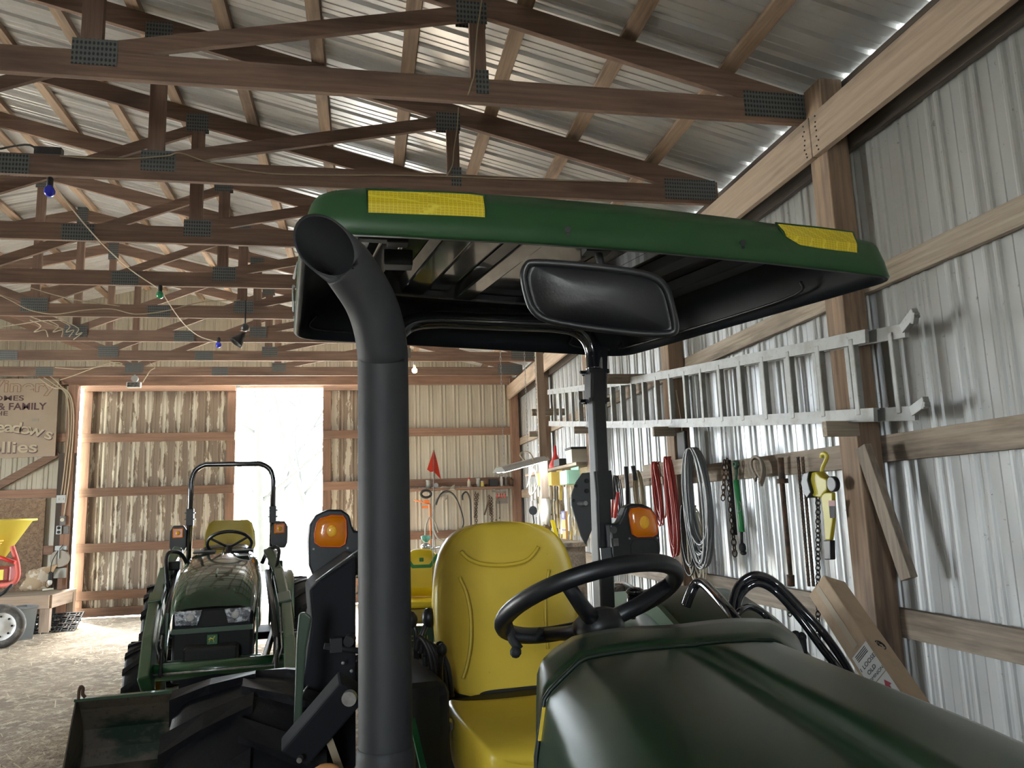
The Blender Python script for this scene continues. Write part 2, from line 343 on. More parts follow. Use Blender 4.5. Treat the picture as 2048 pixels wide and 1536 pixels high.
# trusses
def truss(root_y):
    root = thing('roof_truss', (PEAK, root_y, 3.68), '', 'truss', 'roof trusses')
    y = root_y; m = MATS['truss_x']; XR = 2.60; XLt = 2*PEAK-XR; sp = -2.19
    def chord(p, q, name, mm, w=.14):
        b = MB(); b.bar(p, q, .038, w, (0, 0, 1)); return b.build(name, mm, root, bev=.0025)
    chord((XLt, y, 3.75), (2*PEAK-sp, y, 3.75), 'bottom_chord', m); chord((2*PEAK-sp+.001, y, 3.75), (sp, y, 3.75), 'bottom_chord', m); chord((sp+.001, y, 3.75), (XR, y, 3.75), 'bottom_chord', m)
    for s in (1, -1):
        X = lambda x: x if s > 0 else 2*PEAK-x
        b = MB()                       # top chord, plumb cut at the heel
        pts = [(2.16, 3.821), (2.60, 3.821), (2.60, z_top(2.60)), (PEAK+.002, z_top(PEAK)), (PEAK+.002, z_low(PEAK))]
        b.prism([(X(px_), y-.019, pz_) for px_, pz_ in pts], (0, .038, 0)); b.build('top_chord', m, root, bev=.002)
        for x, w in ((.62, .088), (-1.33, .10)):
            b = MB(); b.box((X(x), y, (3.821+z_low(x))/2), (w, .038, z_low(x)-3.821)); b.build('web', MATS['truss_z'], root, bev=.002)
        for (x0, z0), (x1, z1) in (((-1.22, 3.84), (.58, 4.215)), ((PEAK+.05, 3.84), (-1.37, 4.66))):
            b = MB(); d = V((x1-x0, 0, z1-z0)).normalized(); n = V((-d.z, 0, d.x)); w = .044
            P, Q = V((X(x0), y, z0)), V((X(x1), y, z1))
            if s < 0: n = V((d.z, 0, d.x))
            b.bar(P, Q, .034, .086, (0, 0, 1)); b.build('web', m, root, bev=.002)
        for x, z, w, h in ((.64, 3.80, .07, .14), (-1.31, 3.81, .21, .14), (.59, 4.21, .17, .13), (-1.34, 4.72, .17, .15), (2.38, 3.785, .40, .155), (sp, 3.745, .24, .13)):
            for yy in (-.0225, .0225):
                b = MB(); b.box((X(x), y+yy, z), (w, .003, h)); b.build('gusset_plate', plate, root)
    b = MB(); b.box((PEAK, y, (3.821+z_low(PEAK))/2), (.088, .037, z_low(PEAK)-3.821)); b.build('king_post', MATS['truss_z'], root, bev=.002)
    for z, w, h in ((5.26, .12, .30), (3.80, .26, .15)):
        for yy in (-.0235, .0235):
            b = MB(); b.box((PEAK, y+yy, z), (w, .003, h)); b.build('gusset_plate', plate, root)
    return root
T0 = truss(3.85); TR = {1: T0}
for i in range(-3, 10):
    if i == 1: continue
    c = copytree(T0); c.location.y = 3.85+1.22*(i-1); TR[i] = c
for i, c in TR.items():
    if i >= 1: c['label'] = f'brown wooden roof truss with metal plates, {ORD[i-1]} in the row seen from the tractor' if i < 9 else 'brown wooden roof truss tight against the back wall'
    else: c['label'] = f'brown wooden roof truss over the camera, {ORD[-i]} back from the view'
# posts along the right wall
PY = [1.26, 3.70, 6.14, 8.58, 11.02]
names = ['weathered square post beside the camera', 'weathered square post beside the leaning cardboard box', 'square post behind the coils of cable', 'square post beside the workbench, hidden behind the roll bar', 'square post by the tool-covered bench under the shop light']
for y, nm in zip(PY, names):
    mb = MB(); mb.box((2.62, y+.02, 1.93), (.14, .165, 3.86)); o = mb.build('wall_post', MATS['post_z'], bev=.006); tag(o, nm, 'post', 'posts along the right wall')
mb = MB(); mb.box((2.62, YB-.10, 1.9), (.14, .14, 3.8)); tag(mb.build('wall_post', MATS['door_z'], bev=.005), 'corner post where the back wall meets the right wall', 'post', 'posts along the right wall')
# inner beam in two lengths, outer beam, girts
mb = MB(); mb.bar((2.529, -3, 3.535), (2.529, 3.715, 3.535), .038, .245); tag(mb.build('eave_beam', MATS['pale_y'], bev=.003), 'pale wide eave beam on the inside of the posts, nearest length', 'beam', 'inner eave beams')
mb = MB(); mb.bar((2.529, 3.722, 3.535), (2.529, 8.58, 3.535), .038, .245); tag(mb.build('eave_beam', MATS['pale_y'], bev=.003), 'pale wide eave beam on the inside of the posts, beyond the nailed joint', 'beam', 'inner eave beams')
mb = MB(); mb.bar((2.529, 8.585, 3.535), (2.529, YB-.03, 3.535), .038, .245); tag(mb.build('eave_beam', MATS['pale_y'], bev=.003), 'pale wide eave beam running to the back corner above the shop light', 'beam', 'inner eave beams')
mb = MB()
for k in range(8):
    for yy in (3.655, 3.775):
        mb.disc((2.508, yy+random.uniform(-.012, .012), 3.43+k*.028+random.uniform(-.006, .006)), (1, 0, 0), .005, .004, 8)
tag(mb.build('beam_nails', dark), 'dark nail heads around the joint of the pale eave beam', 'nails', kind='stuff')
for y0, y1, nm in ((-3, 3.7, 'nearest length'), (3.7, 8.5, 'length over the ladder'), (8.5, YB, 'farthest length')):
    mb = MB(); mb.bar((2.712, y0+.003, 3.642), (2.712, y1-.003, 3.642), .038, .42); tag(mb.build('outer_beam', MATS['black_y'], bev=.003), f'dark stained outer eave beam against the wall sheets, {nm}', 'beam', 'outer eave beams')
GZ = [(2.655, .125, 'upper'), (1.745, .14, 'middle'), (.855, .145, 'lower')]
SP = [(-3, 1.26), (1.26, 3.70), (3.70, 6.14), (6.14, 8.58), (8.58, 11.02), (11.02, YB)]
wn = ['behind the camera', 'in the nearest bay', 'in the bay with the hanging chains', 'in the bay with the coiled cables', 'in the bay over the tool bench', 'in the last bay']
for zc, h, nm in GZ:
    for (y0, y1), w in zip(SP, wn):
        dz = -.02 if (nm == 'middle' and y0 == 3.70) else 0
        mb = MB(); mb.bar((2.711, y0+.004, zc+dz), (2.711, y1-.004, zc+dz), .038, h)
        tag(mb.build('wall_girt', MATS['grey_y' if nm != 'lower' else 'grey_y'], bev=.003), f'rough {nm} wall board nailed behind the posts, {w}', 'board', 'boards along the right wall')
# diagonal loose brace on the near post
a = atX(1726, 893, 2.53); b_ = atX(1818, 1158, 2.56)
mb = MB(); mb.bar(a, b_, .04, .085, (0, 1, 0)); tag(mb.build('loose_brace', MATS['grey_z'], bev=.003), 'short split board hanging slantwise from the near post', 'board')
# back wall framing
YG = YB-.036
for zc, nm in ((2.86, 'upper'), (1.98, 'middle'), (1.10, 'low'), (.2, 'bottom')):
    for x0, x1, w in ((XL+.03, OPL-.12, 'left of the doorway'), (OPR+.12, XW-.2, 'right of the doorway')):
        mb = MB(); mb.bar((x0, YG, zc), (x1, YG, zc), .038, .135); tag(mb.build('back_girt', MATS['door_x'], bev=.003), f'{nm} reddish board across the back wall, {w}', 'board', 'boards across the back wall')
for x, w, nm in ((OPL-.06, .14, 'left'), (OPR+.06, .14, 'right')):
    mb = MB(); mb.box((x, YB-.09, 1.85), (w, .14, 3.7)); struct(mb.build('trim_1' if nm == 'left' else 'trim_2', MATS['door_z'], bev=.004))
mb = MB(); mb.bar((OPL-.6, YB-.08, 3.78), (XW-.15, YB-.08, 3.78), .04, .18); struct(mb.build('trim_3', MATS['door_x'], bev=.004))
a = atY(0, 970, YG-.038); b_ = atY(118, 905, YG-.038)
mb = MB(); mb.bar(a+(a-b_)*1.2, b_, .036, .12, (0, 0, 1)); tag(mb.build('diagonal_brace', MATS['truss_x'], bev=.003), 'dark diagonal brace rising behind the painted sign', 'board')
# sliding doors (hung outside the wall)
def slider(name, x0, x1, label):
    y = YB+.16; W = x1-x0; hgt = 3.80
    root = thing(name, ((x0+x1)/2, y, .02), '', 'door'); del root['category']; del root['label']; root['kind'] = 'structure'
    mb = MB(); ribbed(mb, (x0+.02, y+.045, .02), (1, 0, 0), (0, 0, 1), (0, 1, 0), W-.04, 0, hgt); mb.build('siding', metal_door, root)
    for xx in (x0+.07, x1-.07):
        mb = MB(); mb.box((xx, y, hgt/2+.02), (.14, .036, hgt)); mb.build('stile', MATS['slider_z'], root, bev=.003)
    for zc in (.10, .36, 1.10, 1.98, 2.86, 3.70):
        mb = MB(); mb.bar((x0+.01, y-.024, zc), (x1-.01, y-.024, zc), .034, .14); mb.build('rail', MATS['slider_x'], root, bev=.003)
    return root
slider('door_1', -4.52, -2.13, ''); slider('door_2', -.70, 1.44, '')
# ---------------------------------------------------------------- outside
def tree(x, y, hgt, seed, label):
    rnd = random.Random(seed); mb = MB()
    def br(p, d, L, r, lev):
        pts = [p]; q = p
        for i in range(4):
            d = (d+V((rnd.uniform(-.16, .16), rnd.uniform(-.16, .16), rnd.uniform(-.04, .10)))).normalized(); q = q+d*L/4; pts.append(q)
        mb.tube(pts, [r*(1-.14*i) for i in range(5)], 6 if lev < 2 else 4, cap=False)
        if lev < 3:
            for i in range(3 if lev else 5):
                t = pts[rnd.choice((2, 3, 4))] if lev else pts[rnd.choice((1, 2, 3, 4))]
                a = rnd.uniform(0, 2*PI); nd = (d*.55+V((math.cos(a)*.9, math.sin(a)*.6, rnd.uniform(-.05, .5)))).normalized()
                br(t, nd, L*rnd.uniform(.45, .7), r*.42, lev+1)
    br(V((x, y, -.1)), V((rnd.uniform(-.12, .12), 0, 1)).normalized(), hgt, hgt*.022, 0)
    return tag(mb.build('bare_tree', bark), label, 'tree', 'bare trees beyond the doorway')
tl = [(-3.2, 24, 8, 'bare tree just past the left edge of the doorway'), (-1.6, 30, 9, 'tall bare tree in the middle of the doorway view'), (-2.9, 36, 10, 'thin bare tree farther back behind the roll bar'), (-.6, 27, 8, 'bare leaning tree at the right side of the doorway'), (-4.8, 33, 10, 'bare tree behind the left sliding door edge'), (.8, 38, 10, 'farthest bare tree seen through the doorway')]
for i, (x, y, h_, l) in enumerate(tl): tree(x*y/26, y, h_, i+3, l)
mb = MB(); c = atY(622, 1045, 22); mb.lathe(c, (0.15, -1, 0), [(.0001, .10), (.25, .085), (.45, .03), (.52, -.05), (.52, -1.0), (.4, -1.1), (.0001, -1.12)], 28)
tag(mb.build('red_tank', mat('tankred', (.022, .0085, .0075), .7)), 'faded red round-ended tank standing outside past the doorway', 'tank')
# ================================================================= MAIN TRACTOR (near, with canopy)
TH = math.radians(6)
E1 = V((math.cos(TH), math.sin(TH), 0)); E2 = V((-math.sin(TH), math.cos(TH), 0)); UZ = V((0, 0, 1))
TO = V((.43, 2.35, 0))                                    # under the seat back
def tp(u, v, z): return TO+E1*u+E2*v+UZ*z                 # tractor frame: u to picture right, v backwards
TR_ = thing('canopy_tractor', (TO.x, TO.y, 0), 'large green tractor with yellow seat under a green canopy roof, nearest the camera', 'tractor')
# hex reflector material
def hexmat():
    m = mat('reflector', (.72, .56, .02), .35); nt = m.node_tree; N = nt.nodes; L = nt.links; b = N['Principled BSDF']
    tc = N.new('ShaderNodeTexCoord'); mp = N.new('ShaderNodeMapping'); mp.inputs['Scale'].default_value = (110, 110, 170); L.new(tc.outputs['Object'], mp.inputs['Vector'])
    vo = N.new('ShaderNodeTexVoronoi'); vo.feature = 'DISTANCE_TO_EDGE'; vo.inputs['Scale'].default_value = 1; vo.inputs['Randomness'].default_value = .12; L.new(mp.outputs['Vector'], vo.inputs['Vector'])
    r = N.new('ShaderNodeValToRGB'); r.color_ramp.elements[0].position = .03; r.color_ramp.elements[1].position = .12
    r.color_ramp.elements[0].color = (.78, .64, .06, 1); r.color_ramp.elements[1].color = (.60, .44, .012, 1)
    L.new(vo.outputs['Distance'], r.inputs['Fac']); L.new(r.outputs['Color'], b.inputs['Base Color']); return m
refl = hexmat()
# ---- canopy
LZ = 2.07
FL, FR, RR, RL = [atZ(x, y, LZ) for x, y in ((600, 462), (1806, 556), (1250, 714), (586, 678))]
Fm = atZ(1135, 470, LZ)
cc = (FL+FR+RR+RL)/4
def rounded(pts, rad, n=7):
    out = []
    m = len(pts)
    for i in range(m):
        a, b, c = pts[i-1], pts[i], pts[(i+1) % m]; r = rad[i]
        d1 = (a-b).normalized(); d2 = (c-b).normalized(); p, q = b+d1*r, b+d2*r
        for k in range(n+1):
            t = k/n; out.append(p*(1-t)**2+b*2*t*(1-t)+q*t*t)
    return out
def fix(p): return V((p.x, p.y, LZ))
# front edge bowed forward: add control points
fb = [FL.lerp(FR, t)-E2*(.05*math.sin(PI*t)) for t in (.12, .3, .5, .7, .88)]
OUT = rounded([FL]+fb+[FR, RR, RL], [.10, .05, .05, .05, .05, .05, .085, .09, .09], 5)
def ring(inset, z, lift=0):
    r = []
    for i, p in enumerate(OUT):
        a, c = OUT[i-1], OUT[(i+1) % len(OUT)]; d = (c-a); n = V((d.y, -d.x, 0)).normalized()
        if n.dot(p-cc) < 0: n = -n
        q = p-n*inset; r.append(V((q.x, q.y, z)))
    return r
def ringc(sc, z):
    return [V((cc.x+(p.x-cc.x)*sc, cc.y+(p.y-cc.y)*sc, z)) for p in OUT]
cp_root = MB()
rows = [ring(.010, LZ), ring(0, LZ+.004), ring(.008, LZ+.045), ring(.021, LZ+.088), ring(.030, LZ+.102), ring(.055, LZ+.117), ringc(.86, LZ+.140), ringc(.60, LZ+.175), ringc(.3, LZ+.19)]
cp_root.grid(rows, closed=True); cp_root.add(rows[-1], [tuple(range(len(OUT)))])
canopy = cp_root.build('canopy', greenc, TR_)
mb = MB(); rows = [ring(.004, LZ-.001), ring(.014, LZ-.001), ring(.022, LZ+.03), ring(.036, LZ+.08), ring(.062, LZ+.105), ringc(.84, LZ+.125)]
mb.grid(rows, closed=True); mb.build('canopy_lining', mat('lining', (.006, .008, .012),   .5, spec=.18, noise=(6., (.010, .012, .016), .4, .7)), canopy)
mb = MB(); rows = [ringc(.84, LZ+.125), ringc(.80, LZ+.132)]; mb.grid(rows, closed=True); mb.add(rows[-1], [tuple(range(len(OUT)))]); mb.build('canopy_ceiling', blackg, canopy)
# ribs under the roof, running front to back
CZ = LZ+.132
wid = (FR-FL).length
def onroof(s_, t): # s across 0..1, t front to back 0..1
    p = FL.lerp(FR, s_).lerp(RL.lerp(RR, s_), t); return V((p.x, p.y, CZ))
for i, (s0, w_, h_) in enumerate(((.16, .045, .022), (.27, .06, .02), (.40, .05, .026), (.60, .05, .026), (.73, .05, .022), (.86, .05, .03))):
    mb = MB(); a, b_ = onroof(s0, .12), onroof(s0, .84); d = (b_-a).normalized(); x = d.cross(UZ)
    vs = []
    for p in (a, b_):
        vs += [p-x*w_-UZ*.002, p-x*w_*.6-UZ*h_, p+x*w_*.6-UZ*h_, p+x*w_-UZ*.002]
    mb.add(vs, [(0, 1, 5, 4), (1, 2, 6, 5), (2, 3, 7, 6), (0, 3, 2, 1), (4, 5, 6, 7)]); mb.build('roof_rib', blackg if s0 < .65 else MATS['lining'], canopy, bev=.004, angle=.3)
mb = MB(); a, b_ = onroof(.10, .80)-UZ*.012, onroof(.92, .80)-UZ*.012; mb.bar(a, b_, .07, .03); mb.build('cross_rib', blackg, canopy, bev=.006)
# groove outlines on the lining walls
mb = MB(); q = lambda s_, t, z: (lambda p: V((p.x, p.y, z)))(FL.lerp(FR, s_).lerp(RL.lerp(RR, s_), t))
pts = [q(.955, .22, LZ+.055), q(.965, .30, LZ+.022), q(.965, .92, LZ+.022), q(.955, .95, LZ+.04)]
mb.tube(spline(pts, 6), .0045, 6); mb.build('lining_groove', black, canopy); mb = MB()
pts = [q(.06, .955, LZ+.075), q(.05, .965, LZ+.03), q(.22, .97, LZ+.028)]; mb.tube(spline(pts, 5), .0045, 6); mb.build('lining_groove', black, canopy); mb = MB()
pts = [q(.80, .97, LZ+.06), q(.80, .97, LZ+.025), q(.93, .975, LZ+.02)]; mb.tube(spline(pts, 5), .0045, 6)
mb.build('lining_groove', black, canopy)
for s_ in (.42, .60, .985):
    pass
# reflectors set on the front band
def on_band(x, y, off=0.0):
    """point of the front band seen at pixel x,y (front vertical surface approximated by its outline)"""
    d = ray(x, y); best = None
    n = len(OUT)
    for i in range(n):
        a, b_ = OUT[i], OUT[(i+1) % n]; e = b_-a; nn = V((e.y, -e.x, 0))
        if nn.length < 1e-6: continue
        nn.normalize(); dn = d.dot(nn)
        if abs(dn) < 1e-6: continue
        t = (a-CP).dot(nn)/dn
        if t <= 0: continue
        p = CP+d*t; k = (V((p.x, p.y, 0))-V((a.x, a.y, 0))).dot(V((e.x, e.y, 0)))/(e.x*e.x+e.y*e.y)
        if -.001 <= k <= 1.001 and (best is None or t < best[0]): best = (t, p, nn if nn.dot(d) < 0 else -nn)
    return best[1]+best[2]*(off-.235*max(0, best[1].z-LZ))
for poly, nm in (([(738, 372), (850, 376), (966, 381), (972, 387), (972, 433), (850, 429), (738, 425), (734, 400)], 0), ([(1567, 441), (1640, 449), (1718, 459), (1722, 504), (1660, 498), (1605, 489), (1584, 472)], 1)):
    P = [on_band(x, y, .004) for x, y in poly]
    c_ = sum(P, V())/len(P)
    ins = (c_-CP).normalized()*.010
    tp_, bt_ = (poly[:4], poly[4:]) if nm == 0 else (poly[:3], poly[3:])
    xs_ = [p[0] for p in tp_]
    def row(pts, f, lift):
        return [on_band(x, y, .004+lift) for x, y in pts]
    if nm == 0:
        T_ = [(737, 373), (800, 375), (870, 377), (940, 380), (970, 384)]; B_ = [(737, 425), (800, 427), (870, 429), (940, 431), (972, 433)]
    else:
        T_ = [(1567, 441), (1600, 445), (1640, 449), (1680, 454), (1719, 459)]; B_ = [(1583, 470), (1609, 489), (1645, 495), (1682, 500), (1722, 504)]
    Md = [((a[0]+b_[0])/2, (a[1]+b_[1])/2+3) for a, b_ in zip(T_, B_)]
    mb = MB(); R_ = [row(T_, 0, -.004), row(T_, 0, 0), row(Md, 0, .005), row(B_, 0, -.003), row(B_, 0, -.008)]
    mb.grid(R_, False); mb.build('reflector', refl, canopy)['label'] = 'yellow honeycomb reflector'
    P = R_[1]+R_[3][::-1]; c_ = sum(P, V())/len(P)
    # dark recess rim around it
    mb = MB(); mb.tube([c_+(p-c_)*1.03+ins*.35 for p in P], .0035, 6, closed=True); mb.build('reflector_rim', greenc, canopy)
for x, y in ((1137, 458), (1488, 484)):
    mb = MB(); p = on_band(x, y, .003); mb.disc(p, CF, .007, .012, 10); mb.disc(p-UZ*.012, CF, .004, .012, 8); mb.build('clip', dark, canopy)
# little lamp brackets and latches under the lip
mb = MB(); p = atZ(795, 478, LZ+.06); mb.bar(p-E1*.09, p+E1*.02, .03, .018); mb.box(p+E1*.0, (.05, .04, .03)); mb.build('roof_latch', dark, canopy, bev=.003)
mb = MB(); p = atZ(800, 512, LZ+.05); mb.box(p+E2*.03, (.07, .05, .04)); mb.build('roof_latch', dark, canopy, bev=.003)
mb = MB(); p = atZ(1192, 487, LZ+.04); mb.box(p, (.06, .04, .05)); mb.tube([p, p-UZ*.05+E1*.01, p-UZ*.075+E1*.02+E2*.02], .010, 8); mb.build('mirror_arm', dark, canopy)
mb = MB(); p = atZ(1450, 497, LZ+.035); mb.disc(p, E1, .010, .05, 10); mb.ball(p+E1*.03, .013, 8); mb.build('wire_plug', steel, canopy)
for (x0, y0), (x1, y1) in (((597, 524), (588, 556)), ((587, 572), (587, 622)), ((588, 634), (596, 652))):
    mb = MB(); mb.tube([atZ(x0, y0, LZ+.03), atZ(x1, y1, LZ+.03)], .004, 6); mb.build('edge_strip', alum, canopy)  # thin pale strips along the left inner edge
# ---- mirror
mc = at(1196, 597, 1.56)
n_ = (CP-mc).normalized()
mpts = [(1045, 552), (1052, 530), (1068, 525), (1150, 530), (1240, 540), (1300, 552), (1330, 575), (1343, 615), (1350, 655), (1340, 667), (1290, 668), (1180, 656), (1095, 640), (1065, 620), (1052, 590)]
mnrm = (-CF+UZ*(-.12)).normalized()
P = spline([atP(x, y, mc, mnrm) for x, y in mpts], 3, closed=True); Pc = sum(P, V())/len(P)
mb = MB(); rows = []
for sc, dz in ((.93, -.02), (1., -.018), (1., .006), (.985, .013), (.955, .014), (.93, .010), (.88, .013), (.75, .022), (.55, .030), (.3, .034), (.08, .035)):
    rows.append([Pc+(p-Pc)*sc+mnrm*dz for p in P])
mb.grid(rows, closed=True); mb.add(rows[-1], [tuple(range(len(P)))]); mb.add(rows[0], [tuple(range(len(P)))])
mirror = mb.build('mirror', mat('mirrorback', (.010, .010, .012), .42, bump=(160., .25, .002)), TR_)
mb = MB(); mb.tube([Pc+(p-Pc)*.985+mnrm*.012 for p in P], .008, 8, closed=True); mb.build('mirror_rim', black, mirror)
# ---- roll bar
def vplane(P0, n=E2): return lambda x, y: atP(x, y, P0, n)
rp = vplane(tp(0, .20, 0)); 
Lp = [rp(1230, 1250), rp(1214, 1120), rp(1199, 1000)]
def sqtube(mb, pts, w, d, e1=E1, e2=E2):
    rows = []
    for i, p in enumerate(pts):
        a = pts[max(i-1, 0)]; b_ = pts[min(i+1, len(pts)-1)]; t = (b_-a).normalized(); y = e2; x = y.cross(t).normalized()
        c = .18
        rows.append([p+x*(w/2*sx)+y*(d/2*sy) for sx, sy in ((-1, -1+c), (-1+c, -1), (1-c, -1), (1, -1+c), (1, 1-c), (1-c, 1), (-1+c, 1), (-1, 1-c))])
    mb.grid(rows, False, closed=True)
    return mb
Ra = tp(.33, .20, 0)
foot = V((Ra.x, Ra.y, .75))
p0 = rp(1196, 1000); p1 = rp(1190, 760)
lo = rp(1208, 1250); 
rops = None
for sgn in (1, -1):
    mir = lambda p: p if sgn > 0 else (lambda u: p-E1*(2*u)+E1*(.085))((p-TO).dot(E1))
    mb = MB(); lowp = lo+(lo-p0)*.8
    sqtube(mb, [mir(lowp), mir(rp(1199, 960))], .056, .066); o = mb.build('roll_bar_post', black, TR_, bev=.003)
    mb = MB(); sqtube(mb, [mir(rp(1203, 1000)), mir(rp(1198, 943))], .068, .080); mb.build('post_sleeve', black, o, bev=.003)
    mb = MB(); sqtube(mb, [mir(rp(1199, 945)), mir(rp(1189, 740))], .050, .060); o2 = mb.build('upper_post', black, TR_, bev=.003)
    for y in (745, 802):
        mb = MB(); a_ = mir(rp(1191, y)); sqtube(mb, [a_-UZ*.006, a_+UZ*.006], .078, .085); mb.disc(a_-E1*.045, E1, .006, .03, 8); mb.build('clamp', black, o2, bev=.002)
    mb = MB(); sqtube(mb, [mir(rp(1191, 800)), mir(rp(1191, 745))], .062, .07); mb.build('clamp_block', black, o2, bev=.003)
    mb = MB(); a_ = mir(rp(1214, 690)); mb.bar(a_+E2*.045, mir(rp(1212, 805))+E2*.045, .035, .03, E2); mb.build('canopy_bracket', black, o2, bev=.003)
    # hinge plate
    if sgn < 0: continue
    pl = [(1180, 945), (1165, 946), (1152, 965), (1143, 990), (1143, 1010), (1152, 1040), (1162, 1072), (1172, 1090), (1184, 1060)]
    pp = vplane(tp(0, .155, 0))
    mb = MB(); PP = [mir(pp(x, y)) for x, y in pl]; mb.prism(PP, E2*.008); o3 = mb.build('hinge_plate', mat('hingeplate', (.055, .058, .062), .45), TR_, bev=.002)
    for x, y, r in ((1173, 962, .008), (1173, 982, .008), (1151, 972, .006), (1146, 1001, .006)):
        mb = MB(); mb.disc(mir(pp(x, y))-E2*.002, E2, r, .006, 10); mb.build('plate_hole', dark, o3)
    mb = MB(); mb.disc(mir(pp(1158, 1007))-E2*.03, E2, .008, .06, 10); mb.build('hinge_pin', steel, o3)
# top bow
top = [rp(1189, 742), rp(1186, 700), rp(1172, 672), rp(1145, 655), rp(1100, 648)]
left = [V((p.x, p.y, p.z)) for p in top]
mirp = lambda p: p-E1*(2*(p-TO).dot(E1))+E1*(.085)
bow = spline(top, 5)+[mirp(p) for p in reversed(spline(top, 5))]
mb = MB(); mb.tube(bow, .030, 14); mb.build('roll_bar_bow', blackg, TR_)
# ---- amber warning lights
def light_panel(outl, lens, inner, D, up, nm, sub=TR_):
    c0 = at(*outl[0], D); n = E2
    f = lambda x, y: atP(x, y, c0, n)
    P = [f(x, y) for x, y in outl]; mb = MB(); mb.prism(P, E2*.045); o = mb.build('light_housing', black, sub, bev=.006)
    Lp_ = [f(x, y)-E2*.004 for x, y in lens]; c = sum(Lp_, V())/len(Lp_)
    mb = MB(); rows = [[p+E2*.01 for p in Lp_], Lp_, [c+(p-c)*.92-E2*.008 for p in Lp_], [c+(p-c)*.5-E2*.011 for p in Lp_], [c+(p-c)*.05-E2*.012 for p in Lp_]]
    mb.grid(rows, closed=True); lo_ = mb.build('amber_lens', orange, o)
    mb = MB(); mb.tube([c+(p-c)*.98-E2*.006 for p in Lp_], .0022, 6, closed=True); mb.build('lens_rim', mat('rimorange', (.75, .12, .01), .3), o)
    mb = MB(); w = (Lp_[0]-Lp_[len(Lp_)//2]).length; mb.ball(c-E2*.008, w*.17, 14, (1, .35, 1.1)); mb.build('bulb_glow', orangec, lo_)
    if inner:
        mb = MB(); I = [f(x, y)-E2*.001 for x, y in inner]; mb.tube(I, .0018, 6, closed=True); mb.build('housing_groove', dark, o)
        for x, y in inner[:0]: pass
    return o, f
rl_out = [(1224, 1108), (1221, 1060), (1220, 1048), (1238, 1046), (1246, 1030), (1252, 1013), (1265, 1007), (1285, 1008), (1303, 1015), (1314, 1032), (1319, 1060), (1322, 1100), (1318, 1122), (1305, 1133), (1230, 1133)]
rl_lens = [(1260, 1017), (1275, 1015), (1298, 1019), (1308, 1032), (1313, 1055), (1312, 1068), (1304, 1073), (1272, 1074), (1263, 1068), (1259, 1045), (1257, 1028)]
rl_in = [(1263, 1135), (1262, 1090), (1266, 1080), (1276, 1078), (1308, 1078), (1316, 1086), (1318, 1110), (1310, 1130)]
o, f = light_panel(rl_out, rl_lens, rl_in, 2.56, 1, 'r')
for x, y in ((1258, 1077), (1314, 1076)):
    mb = MB(); mb.disc(f(x, y)-E2*.003, E2, .0035, .004, 8); mb.build('screw', alum, o)
mb = MB(); mb.disc(f(1226, 1060)-E2*.004, E2, .012, .006, 12); mb.box(f(1227, 1084)-E2*.012, (.018, .022, .026)); mb.build('mount_boss', blackg, o)
mb = MB(); mb.bar(f(1222, 1110), f(1204, 1112)+E2*.01, .03, .05); mb.build('light_arm', black, o)
ll_out = [(712, 1150), (700, 1170), (660, 1172), (628, 1158), (617, 1130), (616, 1080), (619, 1050), (632, 1030), (655, 1019), (683, 1019), (699, 1030), (704, 1050), (709, 1062), (724, 1062), (724, 1150)]
ll_lens = [(640, 1037), (662, 1030), (686, 1031), (692, 1040), (693, 1070), (690, 1088), (680, 1094), (640, 1093), (629, 1085), (628, 1068), (633, 1045)]
o, f = light_panel(ll_out, ll_lens, None, 2.36, 1, 'l')
for x, y in ((627, 1098), (695, 1096)):
    mb = MB(); mb.disc(f(x, y)-E2*.003, E2, .0035, .004, 8); mb.build('screw', alum, o)
mb = MB(); mb.bar(f(722, 1110), f(756, 1115)+E2*.02, .03, .05); mb.build('light_arm', black, o)
mat('dullblack', (.008, .009, .012), .75, spec=.25)
# ---- exhaust stack
ex0 = at(768, 1470, 1.47)
EXC = [ex0+V((0, 0, -.35)), ex0, at(768, 1000, 1.47), at(768, 740, 1.47), at(766, 690, 1.468), at(757, 640, 1.46), at(738, 590, 1.45), at(705, 540, 1.43), at(680, 510, 1.42), at(649, 489, 1.41)]
EXC = [V((p.x, p.y, p.z)) for p in EXC]
_dx = V((EXC[2].x-EXC[3].x, EXC[2].y-EXC[3].y, 0))
for k in range(4): EXC[k].x, EXC[k].y = EXC[2].x, EXC[2].y
for k in range(4, len(EXC)): EXC[k] += _dx*(1-(k-3)/(len(EXC)-3))
ex0 = EXC[1].copy()
# straight part truly vertical
for k in (0, 1): pass
sp_ = spline(EXC[1:], 6)
def ringtube(mb, pts, r, n=32, cut=None):
    """tube whose last ring is sheared by plane normal cut"""
    frames = []; ref = V((0, 1, 0))
    rows = []
    for i, p in enumerate(pts):
        a = pts[max(i-1, 0)]; b_ = pts[min(i+1, len(pts)-1)]; d = (b_-a).normalized(); x = d.cross(ref).normalized(); y = x.cross(d)
        row = [p+(x*math.cos(2*PI*k/n)+y*math.sin(2*PI*k/n))*r for k in range(n)]
        if i == len(pts)-1 and cut is not None:
            row = [q_-d*((q_-p).dot(cut)/d.dot(cut)) for q_ in row]
        rows.append(row)
    return rows
endd = (sp_[-1]-sp_[-3]).normalized()
cutn = (endd*.55+(CP-sp_[-1]).normalized()*.80).normalized()
n_c = len(sp_)-5
mb = MB(); pts = sp_[:-9]+[sp_[-1]]; rows = ringtube(mb, pts, .0490, cut=cutn); inn = ringtube(mb, pts, .0450, cut=cutn)
mb.grid(rows+[inn[-1]], closed=True); ex = mb.build('exhaust_stack', stack, TR_)
